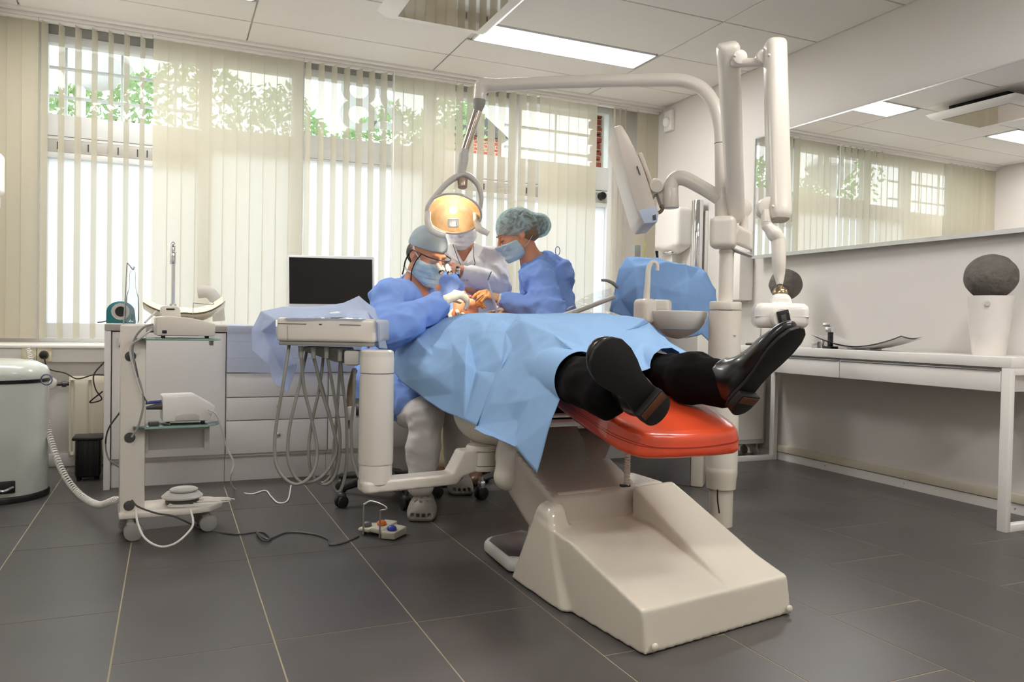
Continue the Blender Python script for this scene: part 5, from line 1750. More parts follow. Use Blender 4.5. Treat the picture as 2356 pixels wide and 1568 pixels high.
def hand(wrist, fwd, up, curl=(60, 45, 30), side=1, spread=6, thumb=(40, 35), k=1.0, thick=0.0, fc=None):
    """gloved hand: palm, four bent fingers and thumb; side=+1 puts the thumb on +right"""
    R = frame(fwd, up)
    w = np.asarray(wrist, float)

    def q(x, y, z):
        return w + R @ (V(x, y, z) * k)
    parts = [hull([q(-.026, .0, .011), q(.026, 0, .011), q(-.026, 0, -.011), q(.026, 0, -.011), q(-.040, .085, .011), q(.038, .09, .012), q(-.040, .085, -.012), q(.038, .09, -.012)], .0105 * k),
             rc(q(0, -.02, 0), q(0, .012, 0), .027 * k, .026 * k), ell(q(side * .022, .03, -.008), V(.022, .03, .016) * k, R)]
    fs = []
    for i, (x, y, L, r) in enumerate(((.031, .090, .070, .0092), (.010, .095, .079, .0096), (-.012, .093, .073, .0092), (-.032, .085, .058, .0082))):
        x *= side
        cc = fc[i] if fc else curl
        a = 0
        p = V(x, y, 0)
        sp = math.radians(spread) * (1.5 - i) * side
        pts = [p]
        for j, (f_, b) in enumerate(zip((.48, .30, .24), cc)):
            a += math.radians(b)
            d = V(math.sin(sp) * math.cos(a), math.cos(sp) * math.cos(a), -math.sin(a))
            p = p + d * L * f_ * 1.12
            pts.append(p)
        rr = [r * 1.05, r, r * .92, r * .82]
        fg = [rc(q(*pts[j]), q(*pts[j + 1]), rr[j] * k + thick, rr[j + 1] * k + thick) for j in range(3)]
        fs.append(U(fg, .003))
    a, b = math.radians(thumb[0]), math.radians(thumb[1])
    p0 = V(side * .024, .018, -.006)
    p1 = p0 + V(side * math.sin(a), math.cos(a), -.25) * .042
    p2 = p1 + V(side * math.sin(a * .5), math.cos(a * .5), -math.sin(b)) * .032
    p3 = p2 + V(side * math.sin(a * .1), math.cos(a * .2), -math.sin(b * 1.3)) * .026
    th = U([rc(q(*p0), q(*p1), .0145 * k, .0115 * k), rc(q(*p1), q(*p2), .0115 * k, .0102 * k), rc(q(*p2), q(*p3), .0102 * k, .0085 * k)], .004)
    palm = U(parts, .016 * k)
    f = U([palm, U(fs, .001), th], .007 * k)
    return f


def person(label, loc):
    return thing('person', label, 'person', loc)


def mask_part(pa, c, R, s, m, hf=HEAD, top=.012, bot=-.128, grow_=.012, wrink=True, low=0.0):
    """pleated mask: a shell over the lower face with loose pleats"""
    g1 = grow(hf, grow_)

    def body(p):
        d = g1(p)
        d = np.maximum(d, p[:, 2] - (top - .020 - .10 * np.abs(p[:, 0])))
        d = np.maximum(d, bot - p[:, 2])
        d = np.maximum(d, .022 - .30 * np.clip(-.03 - p[:, 2], -.05, .1) - p[:, 1])
        return d
    body.bb = hf.bb
    big = U([hull([(-.05, .03, -.018 - low), (.05, .03, -.018 - low), (0, .122, -.012 - low), (-.022, .112, -.010 - low), (.022, .112, -.010 - low), (-.054, .02, -.10), (.054, .02, -.10), (-.02, .108, -.085), (.02, .108, -.085), (-.026, .07, -.124), (.026, .07, -.124)], .012)], .01)

    def pl(p):
        d = smin(body(p), big(p), .012)
        if wrink:
            w_ = ((p[:, 2] + .15 * np.abs(p[:, 0])) / .026) % 1.0
            d = d + .0035 * w_ * np.clip(1.2 - np.abs(p[:, 0]) * 9, 0, 1)
        return d
    pl.bb = (V(-.11, -.05, -.15), V(.11, .15, .06))
    return obj('face_mask', sdf(xf(pl, c, R, s), .0042, lo=c - .17 * s, hi=c + .17 * s), m, pa, sharp=180, label=None)


def shoe(name, pa, heel, toe, upd, m_up=None, L=None, wx=1.0):
    """leather lace-up seen from below: upper > sole, heel"""
    heel, toe = np.asarray(heel, float), np.asarray(toe, float)
    y = nrm(toe - heel)
    L = L or np.linalg.norm(toe - heel)
    x = nrm(np.cross(y, upd))
    z = np.cross(x, y)
    k = L / .30
    def q(a, b, c):
        return heel + (x * a * wx + y * b + z * c) * k
    R = np.stack([x, y, z], 1)
    up = U([ell(q(0, .055, .045), V(.036 * wx, .062, .045) * k, R), ell(q(.0, .215, .030), V(.047 * wx, .085, .030) * k, R), rc(q(0, .10, .05), q(0, .185, .032), .040 * k, .034 * k),
            rc(q(0, .055, .05), q(0, .045, .105), .040 * k, .040 * k)], .04 * k)
    up = I(up, plane(q(0, 0, .004), -z), .004)
    up = I(up, plane(q(0, .03, .105), nrm(z * .9 - y * .2)), .004)
    s = obj(name, sdf(up, .0055), m_up or m_shoe, pa, sharp=180, label='polished black leather shoe')
    out = [(0, -.004), (.024, .002), (.036, .025), (.037, .06), (.033, .10), (.036, .14), (.047, .19), (.052, .225), (.048, .262), (.034, .290), (.010, .304), (-.012, .303), (-.032, .288), (-.045, .26), (-.048, .22), (-.043, .18), (-.034, .14), (-.032, .10), (-.036, .06), (-.035, .025), (-.024, .002)]
    so = MB().prism([q(a, b, .008) for a, b in out], -z * .011 * k, .003)
    obj('sole', so, m_sole, s)
    ho = [(a, b) for a, b in out if b <= .07]
    ho = [(.037 * math.sin(t_), .032 - .036 * math.cos(t_)) for t_ in np.linspace(-PI / 2, PI / 2, 14)] + [(.037, .070), (-.036, .070)]
    obj('heel', MB().prism([q(a, b, -.0035) for a, b in ho], -z * .022 * k, .002), m_sole, s)
    obj('heel_tip', MB().prism([q(a, b, -.026) for a, b in ((.034, .066), (-.033, .066), (-.033, .040), (.034, .044))], -z * .0018 * k, .0005), m_heel, s, label='brown leather strip on the heel')
    return s


# ---------------------------------------------------------------- seated operator with magnifying glasses
c = P(984, 586, 3.66)
R = frame(RT * .66 - FW * .62 - UP * .44, UP)
pp = person('seated person in a light blue gown, cap and magnifying glasses working over the patient', V(.95, 3.58, 0))
nb = P(950, 662, 3.70)
sr, sl_ = P(900, 688, 3.53), P(1020, 668, 3.86)
er, wr_ = P(900, 752, 3.38), P(1012, 697, 3.54)
el_, wl_ = P(1062, 742, 3.92), P(1040, 712, 3.80)
pel, chs = P(888, 880, 3.72), P(944, 742, 3.80)
kr, ar = P(980, 958, 3.38), P(966, 1132, 3.36)
kl, aln = P(1052, 905, 3.50), P(1052, 1090, 3.62)
neck = [rc(c + R @ V(0, -.025, -.075), nb, .052, .056), rc(nb, P(946, 700, 3.80), .055, .085)]
dirr = nrm(P(1075, 690, 3.60) - wr_)
hr = hand(wr_, nrm(dirr + UP * .34), nrm(UP * .9 - FW * .35), fc=[(34, 38, 24), (46, 42, 28), (52, 46, 30), (56, 48, 30)], side=-1, thumb=(30, 50), spread=3, k=1.12)
hl_ = hand(wl_, nrm(P(1068, 716, 3.72) - wl_), UP, curl=(35, 35, 20), side=1, thumb=(40, 30), k=.95)
bod = U([xf(HEAD, c, R), *neck, rc(chs, pel, .14, .13), rc(sr, sl_, .055), rc(sr, er, .048, .042), rc(er, wr_, .040, .027), rc(sl_, el_, .048, .042), rc(el_, wl_, .04, .027), grow(hr, -.0016), grow(hl_, -.0016),
         rc(pel + V(.02, -.03, -.02), kr, .060, .045), rc(kr, ar, .045, .033), rc(pel + V(.04, .06, -.02), kl, .060, .045), rc(kl, aln, .045, .033)], .022)
obj('body', sdf(bod, .0062), m_skin2, pp, sharp=180)
gb = U([rc(chs + V(-.01, 0, .0), pel, .155, .15), rc(P(954, 676, 3.74), chs, .098, .145), rc(sl_, P(990, 690, 3.84), .072, .085),
        rc(pel + V(.02, -.05, -.02), P(950, 925, 3.50), .10, .070), rc(pel, P(932, 925, 3.55), .12, .085), rc(pel + V(.03, .06, -.02), P(1030, 910, 3.6), .10, .07), rc(sl_, el_, .075, .062), rc(el_, wl_, .06, .045)], .05)
er2 = P(893, 757, 3.40)
ga = U([rc(P(918, 690, 3.60), sr, .095, .080), rc(sr, er2, .080, .074), rc(er2, P(940, 742, 3.42), .074, .066), rc(P(940, 742, 3.42), P(1004, 702, 3.52), .066, .047)], .02)
gn = [gb, ga]
g = wr(wr(U(gn, .012), .018, 50, 11), .008, 115, 13)
g = S(g, rc(nb + V(0, 0, -.01), c, .068, .072), .01)
g = S(g, rc(P(1010, 698, 3.53), P(1030, 690, 3.55), .040), .006)
obj('gown', sdf(g, .0085), m_gown, pp, sharp=180, label='light blue paper gown')
cf = rc(P(1000, 703, 3.52), P(1014, 697, 3.54), .042, .036)
obj('glove', sdf(U([hr, rc(P(1008, 699, 3.53), wr_ + dirr * .01, .037, .029)], .01), .0036), m_glw, pp, sharp=180, label='white glove')
obj('glove', sdf(U([hl_, rc(wl_ - .03 * nrm(P(1068, 716, 3.72) - wl_), wl_, .032, .028)], .01), .0042), m_glw, pp, sharp=180, label='white glove')
tr_ = wr(wr(U([rc(P(945, 945, 3.54), kr, .078, .070), rc(kr, P(974, 1030, 3.37), .070, .066), rc(P(974, 1030, 3.37), P(968, 1112, 3.36), .066, .058)], .03), .007, 60, 4, 5, (0, 0, 1)), .003, 140, 2)
tl_ = wr(U([rc(P(1035, 900, 3.52), kl, .08, .072), rc(kl, P(1050, 1070, 3.62), .07, .055)], .03), .006, 60, 9, 5, (0, 0, 1))
obj('trousers', sdf(U([tr_, tl_], .01), .0075), m_trs, pp, sharp=180, label='pale grey trousers')


def clog(pa, ankle, toe, m=m_clog):
    a, t_ = np.asarray(ankle, float) * V(1, 1, 0), np.asarray(toe, float) * V(1, 1, 0)
    y = nrm(t_ - a)
    x = nrm(np.cross(y, UP))
    Rl = np.stack([x, y, UP], 1)
    L_ = np.linalg.norm(t_ - a)
    def q(u, v, w):
        return a + x * u + y * v + V(0, 0, w)
    f = U([ell(q(0, L_ - .085, .045), (.056, .098, .052), Rl), ell(q(0, .03, .05), (.046, .07, .045), Rl), rbx(q(0, .06, .02), (.044, .115, .018), .016, Rl), rbx(q(0, L_ - .08, .018), (.052, .085, .016), .015, Rl)], .035)
    f = S(f, rc(q(0, .015, .075), q(0, .02, .2), .038, .05), .012)
    for u in (-.035, -.012, .012, .035):
        f = S(f, rbx(q(u, L_ + .008, .028), (.007, .02, .008), .002, Rl), .002)
    for (u, v) in ((0, -.02), (-.022, -.035), (.022, -.035), (0, -.055), (-.036, -.06), (.036, -.06), (-.018, -.075), (.018, -.075), (0, -.092)):
        f = S(f, ell(q(u, L_ + v, .085), (.0085, .0075, .035), Rl), .001)
    f = I(f, plane((0, 0, .001), (0, 0, -1)), .001)
    obj('clog', sdf(f, .0042), m, pa, sharp=180, label='grey foam clog with holes')


t1 = QZ(968, 1200, 0)
a1 = t1 * V(1, 1, 0) + FW * .215 - RT * .012
clog(pp, a1, t1)
clog(pp, QZ(1062, 1139, 0) + FW * .21 - RT * .03, QZ(1062, 1139, 0))
# cap, mask, glasses
def cap_fn(p):
    sk = ell((0, -.018, .040), (.084, .105, .096))(p)
    w = .0030 * np.abs(np.sin(p[:, 0] * 55 + p[:, 2] * 40 + 2 * np.sin(p[:, 1] * 50))) * np.clip((.085 - p[:, 2]) * 20, 0, 1)
    return np.maximum(sk + w, (.032 + .16 * p[:, 1]) - p[:, 2])
cap_fn.bb = (V(-.11, -.14, -.02), V(.11, .11, .15))
obj('surgical_cap', sdf(xf(cap_fn, c, R), .0042, lo=c - .17, hi=c + .17), m_cap, pp, sharp=180, label='pale blue tie-on cap')
mask_part(pp, c, R, 1.0, m_mask)
def hp(x, y, z):
    return c + R @ V(x, y, z)
g = MB()
for s in (-1, 1):
    g.tube([hp(s * .082, -.02, .012), hp(s * .080, .05, .018), hp(s * .068, .088, .020), hp(s * .035, .112, .020), hp(0, .115, .018)], .0028, 8, smooth=5)
obj('glasses_frame', g, M['black'], pp)
for s in (-1, 1):
    ln_ = MB().loft([[hp(s * x, y + d, z) for x, y, z in ((.008, .114, .016), (.035, .112, .018), (.062, .094, .016), (.066, .088, -.002), (.055, .098, -.016), (.03, .112, -.018), (.012, .115, -.01))] for d in (0, .002)])
    obj('glasses_lens', ln_, glass('lens_clear_%d' % s, (.98, .96, .95), 0, .10), pp)
    lo = obj('loupe_barrel', MB().cyl(hp(s * .030, .112, .0), hp(s * .026, .150, -.020), .010, .0125, 20, .002), M['lgrey'], pp, label='magnifier barrel on the glasses')
    obj('loupe_ring', MB().cyl(hp(s * .026, .150, -.020), hp(s * .0255, .156, -.023), .0135, seg=20), M['black'], lo)
    obj('loupe_glass', MB().cyl(hp(s * .0255, .156, -.023), hp(s * .0254, .157, -.0235), .010, seg=20), M['eye'] if 'eye' in M else m_eye, lo)
obj('glasses_strap', MB().tube([hp(.082, -.02, .010), hp(.082, -.035, -.02), hp(.076, -.05, -.06), hp(.066, -.055, -.10), hp(.06, -.06, -.13)], .0035, 8, smooth=5).tube([hp(.080, .045, .015), hp(.092, .04, -.02), hp(.09, .03, -.07), hp(.07, .02, -.12), hp(.05, .01, -.15)], .003, 8, smooth=5), M['black'], pp, label='black strap and lamp cord of the glasses')
obj('mask_tie', MB().tube([hp(.060, .035, -.02), hp(.080, .0, .01), hp(.083, -.02, .03)], .003, 6, smooth=4).tube([hp(.055, .03, -.09), hp(.07, -.02, -.095), hp(.06, -.07, -.09)], .004, 6, smooth=4), m_maskw, pp)
hr_ = xf(I(ell((0, -.03, -.01), (.078, .088, .07)), plane((0, .0, 0), (0, 1, .15)), .006), c, R)
obj('hair', sdf(hr_, .0048), mat('black_hair', rgb(34, 28, 24), .5, var=.3, vscale=60), pp, sharp=180)

# ---------------------------------------------------------------- standing colleague with folded arms
c = P(1064, 516, 4.28)
R = frame(-FW * .95 - RT * .06 - UP * .28, UP)
pp = person('standing person in a white coat and white mask with folded arms, behind the lamp', V(1.53, 4.0, 0))
nb = P(1068, 582, 4.30)
SL, SR = P(1132, 600, 4.30), P(1012, 604, 4.28)
EL, ER = P(1146, 660, 4.22), P(1010, 668, 4.20)
WL, WR = P(1062, 626, 4.06), P(1080, 665, 4.10)
ch, pv = P(1072, 650, 4.30), P(1078, 790, 4.30)
hdl = hand(WL, nrm(P(1026, 632, 4.10) - WL), nrm(-FW), curl=(25, 30, 20), side=1, thumb=(35, 20), spread=4)
hdr = hand(WR, nrm(P(1118, 668, 4.14) - WR), nrm(-FW), curl=(25, 30, 20), side=-1, thumb=(35, 20), spread=4)
KL, KR = P(1098, 925, 4.18), P(1040, 925, 4.18)
AL, AR = P(1096, 1080, 4.15), P(1024, 1068, 4.15)
bod = U([xf(HEAD, c, R), rc(c + R @ V(0, -.025, -.075), nb, .052, .06), rc(nb, ch, .07, .13), rc(ch, pv, .13, .13), rc(SL, SR, .055), rc(SL, EL, .046, .04), rc(EL, WL, .04, .027), rc(SR, ER, .046, .04), rc(ER, WR, .04, .027),
         grow(hdl, -.0005), grow(hdr, -.0005), rc(pv + RT * .06, KL, .075, .055), rc(KL, AL, .052, .038), rc(pv - RT * .06, KR, .075, .055), rc(KR, AR, .052, .038)], .022)
obj('body', sdf(bod, .0066), m_skin2, pp, sharp=180)
ct = [rc(P(1070, 640, 4.30), pv, .155, .165), rc(SL, SR, .078, .078), rc(P(1070, 605, 4.30), ch, .09, .15), rc(SL, EL, .076, .068), rc(EL, P(1082, 634, 4.08), .066, .050), rc(SR, ER, .074, .068), rc(ER, P(1066, 666, 4.12), .064, .05), rc(pv, P(1076, 880, 4.29), .165, .18)]
g = wr(wr(U(ct, .03), .010, 50, 21), .004, 110, 5)
g = S(g, U([rc(nb + V(0, 0, .02), c, .062, .075), hull([P(1046, 566, 4.05), P(1090, 566, 4.05), P(1066, 606, 4.05), P(1046, 566, 4.3), P(1090, 566, 4.3), P(1066, 606, 4.26)], .004)], .008), .006)
g = S(g, rc(P(1072, 630, 4.07), WL + nrm(WL - EL) * .05, .030), .004)
obj('coat', sdf(g, .0082), m_white, pp, sharp=180, label='white coat')
cl = MB()
for s in (-1, 1):
    b0 = P(1068 + s * 26, 560, 4.22)
    cl.prism([P(1068 + s * 24, 558, 4.22), P(1068 + s * 46, 568, 4.21), P(1068 + s * 34, 588, 4.15), P(1068 + s * 16, 600, 4.13), P(1068 + s * 6, 606, 4.125)], -FW * .008, .002)
obj('collar', cl, m_white, pp)
obj('cuff', MB().cyl(P(1086, 634, 4.075), P(1062, 627, 4.055), .043, .040, 24, .004), m_white, pp)
obj('cufflink', MB().sphere(P(1074, 644, 4.035), .006), M['steel'], pp)
w_ = obj('watch_strap', MB().cyl(P(1058, 626, 4.058), P(1050, 626, 4.06), .033, seg=24, bev=.003), M['black'], pp, label='black watch strap')
obj('watch_case', MB().box(P(1054, 624, 4.02), (.022, .012, .032), .003, np.stack([RT, FW, UP], 1)), M['chrome'], w_, label='square silver watch case')
obj('neck_cord', MB().tube([P(1042, 562, 4.20), P(1050, 585, 4.13), P(1058, 606, 4.10), P(1062, 618, 4.08)], .002, 6, smooth=4).tube([P(1090, 565, 4.20), P(1090, 590, 4.13), P(1093, 606, 4.11), P(1088, 612, 4.10)], .002, 6, smooth=4), M['black'], pp)
mask_part(pp, c, R, 1.0, m_maskw)
for s in (-1, 1):
    e = obj('eye', MB().sphere(c + R @ V(s * .031, .0835, .002), (.0115, .0095, .007), 14, 8, R), m_eye, pp)
    obj('iris', MB().sphere(c + R @ V(s * .031, .0915, .001), (.005, .003, .005), 12, 8, R), m_iris, e)
trs = wr(U([rc(pv + RT * .06, KL, .10, .075), rc(KL, AL + V(0, 0, .02), .072, .06), rc(pv - RT * .06, KR, .10, .075), rc(KR, AR + V(0, 0, .02), .072, .06)], .02), .005, 60, 6, 5, (0, 0, 1))
obj('trousers', sdf(trs, .010), m_tan, pp, sharp=180, label='beige trousers')
for a_ in (AL, AR):
    b_ = a_ * V(1, 1, 0)
    y = nrm(-FW - RT * .1)
    Rl = np.stack([nrm(np.cross(y, UP)), y, UP], 1)
    f = I(U([ell(b_ + y * .10 + V(0, 0, .035), (.045, .11, .035), Rl), ell(b_ + V(0, 0, .05), (.04, .06, .05), Rl)], .03), plane((0, 0, .001), (0, 0, -1)), .002)
    obj('shoe', sdf(f, .006), mat('brown_leather', rgb(96, 66, 46), .35, var=.1), pp, sharp=180)

# ---------------------------------------------------------------- assistant in profile
c = P(1186, 540, 3.94)
R = frame(-RT * .86 - FW * .20 - UP * .42, UP)
pp = person('assistant in a light blue gown and green bouffant cap, seen in profile facing left', V(1.72, 3.62, 0))
nb = P(1226, 605, 3.98)
SN, SF = P(1238, 640, 3.84), P(1238, 632, 4.14)
EN, EF = P(1266, 722, 3.74), P(1220, 730, 4.10)
WN, WF = P(1158, 691, 3.74), P(1165, 712, 3.90)
ch, pv = P(1262, 690, 3.98), P(1272, 805, 3.98)
hn = hand(WN, nrm(P(1098, 681, 3.73) - WN + UP * .03), nrm(UP * .85 - FW * .4), fc=[(38, 20, 10), (62, 40, 20), (70, 48, 26), (74, 50, 30)], side=1, thumb=(26, 40), spread=3)
hf_ = hand(WF, nrm(P(1110, 722, 3.86) - WF), UP, curl=(40, 35, 20), side=-1, thumb=(30, 30))
bod = U([xf(HEAD, c, R, .94), rc(c + R @ V(0, -.03, -.06), nb, .046, .052), rc(nb, ch, .065, .11), rc(ch, pv, .11, .12), rc(SN, SF, .045), rc(SN, EN, .042, .037), rc(EN, WN, .035, .024), rc(SF, EF, .042, .037), rc(EF, WF, .035, .024),
         grow(hn, -.0016), grow(hf_, -.0016), rc(pv, P(1190, 845, 3.96), .09, .06), rc(P(1190, 845, 3.96), P(1180, 1060, 3.95), .055, .04)], .022)
obj('body', sdf(bod, .0062), m_skin, pp, sharp=180)
gn = [rc(ch + V(.0, 0, -.01), pv, .125, .14), rc(SN, SF, .072, .07), rc(P(1238, 628, 3.98), ch, .095, .125), rc(P(1246, 606, 3.98), P(1280, 632, 3.99), .062, .085), rc(SN, EN, .075, .070), rc(EN, P(1168, 695, 3.74), .070, .042), rc(SF, EF, .07, .06), rc(EF, WF, .055, .04), rc(P(1280, 650, 4.0), P(1284, 740, 4.0), .06, .065),
      rc(pv, P(1205, 835, 3.95), .12, .09)]
g = wr(wr(U(gn, .035), .018, 56, 31), .008, 120, 8)
g = S(g, rc(nb + V(0, 0, .012), c + R @ V(0, -.03, -.05), .058, .07), .01)
obj('gown', sdf(g, .0085), m_gown, pp, sharp=180, label='light blue paper gown with a tie loop at the nape')
obj('tie_loop', MB().tube([P(1283, 577, 3.98) + RT * .012 * math.cos(a) + UP * .022 * math.sin(a) for a in np.linspace(0, 2 * PI, 17)], .002, 6), mat('blue_tie', rgb(80, 96, 190), .6), pp)
obj('cuff', MB().tube([P(1172, 695, 3.745), P(1160, 692, 3.742), P(1146, 688, 3.74)], [.034, .031, .030], 24, smooth=3), m_white, pp, label='white knitted cuff')
obj('glove', sdf(hn, .0036), m_glt, pp, sharp=180, label='tan latex glove')
obj('glove', sdf(U([hf_, rc(WF, WF + nrm(WF - P(1110, 722, 3.86)) * .05, .027, .034)], .01), .0042), m_glt, pp, sharp=180, label='tan latex glove')
def hp(x, y, z):
    return c + R @ (V(x, y, z) * .94)
hair = U([ell((0, -.030, .036), (.080, .098, .092)), ell((0, -.132, .000), (.055, .060, .055)), ell((0, -.07, -.02), (.066, .06, .05))], .03)
hair = I(hair, plane((0, .045, .03), (0, .75, -.66)), .006)
hair = wr(hair, .004, 90, 3, 6)
obj('hair', sdf(xf(hair, c, R, .94), .005), m_hair, pp, sharp=180)
bf = U([ell((0, -.022, .044), (.093, .112, .096)), ell((0, -.138, -.004), (.070, .072, .064))], .035)
bf0 = bf
bf = wr(wr(bf, .004, 60, 14, 6), .0022, 130, 3)
def bouf(p):
    d = bf(p)
    return np.maximum(d, (-.012 + .46 * np.maximum(p[:, 1], -.16)) - p[:, 2])
bouf.bb = (V(-.12, -.22, -.06), V(.12, .12, .16))
obj('bouffant_cap', sdf(xf(bouf, c, R, .94), .0046, lo=c - .24, hi=c + .2), m_net, pp, sharp=180, label='green-blue see-through bouffant cap')
mask_part(pp, c, R, .94, m_mask, top=.002, low=.012)
for s in (-1, 1):
    obj('eyebrow', MB().tube([hp(s * .014, .097, .026), hp(s * .03, .093, .031), hp(s * .048, .078, .027)], .0022, 6, smooth=4), m_hair, pp)
    obj('eyelashes', MB().tube([hp(s * .018, .0905, -.003), hp(s * .031, .0925, -.006), hp(s * .044, .086, -.003)], .0016, 6, smooth=4), m_iris, pp)
    obj('mask_tie', MB().tube([hp(s * .052, .045, -.012), hp(s * .072, .0, .03), hp(s * .085, -.06, .09)], .0045, 6, smooth=5, flat=.4).tube([hp(s * .05, .04, -.085), hp(s * .060, -.02, -.07), hp(s * .055, -.085, -.03), hp(s * .02, -.115, -.02)], .0045, 6, smooth=5, flat=.4), m_maskw, pp, label='white mask tie')

# ---------------------------------------------------------------- patient
pp = person('patient lying on the dental chair under a blue drape, in black trousers and shoes', V(1.3, 2.6, .6))
c = P(1058, 724, 3.82)
R = frame(V(.0, -.16, .98), V(-.10, 1, .12))
chest, belly, pel = V(1.30, 3.22, .715), V(1.30, 2.95, .695), V(1.30, 2.70, .665)
hr1, k1, an1 = V(1.21, 2.66, .66), V(1.175, 2.28, .668), P(1395, 905, 2.10)
hr2, k2, an2 = V(1.40, 2.66, .66), V(1.45, 2.20, .682), P(1655, 890, 2.24)
bod = U([xf(HEAD, c, R), rc(c + R @ V(0, -.03, -.07), V(1.30, 3.52, .765), .052, .055), ell(chest, (.19, .25, .095)), ell(belly, (.165, .22, .09)), ell(pel, (.17, .15, .09)), rc(V(1.16, 3.36, .74), V(1.44, 3.36, .74), .055),
         rc(V(1.17, 3.36, .72), V(1.15, 3.05, .65), .042, .036), rc(V(1.15, 3.05, .65), V(1.18, 2.82, .66), .034, .026), rc(V(1.45, 3.36, .72), V(1.47, 3.05, .65), .042, .036), rc(V(1.47, 3.05, .65), V(1.43, 2.82, .66), .034, .026),
         ell(V(1.19, 2.77, .665), (.03, .06, .016)), ell(V(1.42, 2.77, .665), (.03, .06, .016)),
         rc(hr1, k1, .078, .055), rc(k1, an1, .05, .035), rc(hr2, k2, .078, .055), rc(k2, an2, .05, .035)], .025)
bod = S(bod, ell(c + R @ V(0, .098, -.062), (.018, .016, .012)), .006)
obj('body', sdf(bod, .0066), m_skin, pp, sharp=180)
obj('lips', MB().tube([c + R @ V(.022 * math.cos(a), .100, -.062 + .014 * math.sin(a)) for a in np.linspace(0, 2 * PI, 17)], .0045, 8), m_lip, pp)
obj('hair', sdf(xf(I(ell((0, -.03, .045), (.081, .10, .092)), plane((0, .05, .06), (0, .8, -.6)), .006), c, R), .006), m_hair, pp, sharp=180)
tz = U([rc(hr1, k1, .082, .066), rc(k1, P(1352, 880, 2.20), .072, .066), rc(P(1352, 880, 2.20), P(1398, 905, 2.09), .066, .058), rc(hr2, k2, .082, .066), rc(k2, P(1590, 868, 2.34), .072, .066), rc(P(1590, 868, 2.34), P(1672, 886, 2.24), .068, .064), ell(pel, (.175, .155, .094))], .02)
tzs = tz
tz = wr(wr(tz, .013, 46, 17), .005, 100, 6)
obj('trousers', sdf(tz, .0075), m_blk, pp, sharp=180, label='black trousers')
for an_, hh in ((an1, P(1470, 900, 2.06)), (an2, P(1700, 880, 2.20))):
    obj('sock', sdf(rc(an_, hh, .043, .040), .006), m_blk, pp, sharp=180, label='black sock')
shoe('shoe', pp, P(1512, 952, 2.04), P(1398, 818, 1.90), nrm(-RT * .45 + UP * .22 + FW * .9), L=.295, wx=1.25)
shoe('shoe', pp, P(1683, 938, 2.20), P(1838, 762, 2.06), nrm(-RT * .60 + UP * .05 + FW * .8), L=.30, wx=1.1)

# ================================================================ drapes
m_drape = fabric('blue_drape', rgb(158, 194, 234), .0, .12, rgb(150, 190, 240), bump=.12)
m_drape2 = fabric('thin_blue_drape', rgb(226, 234, 250), .32, .42, rgb(228, 236, 252), bump=.2)


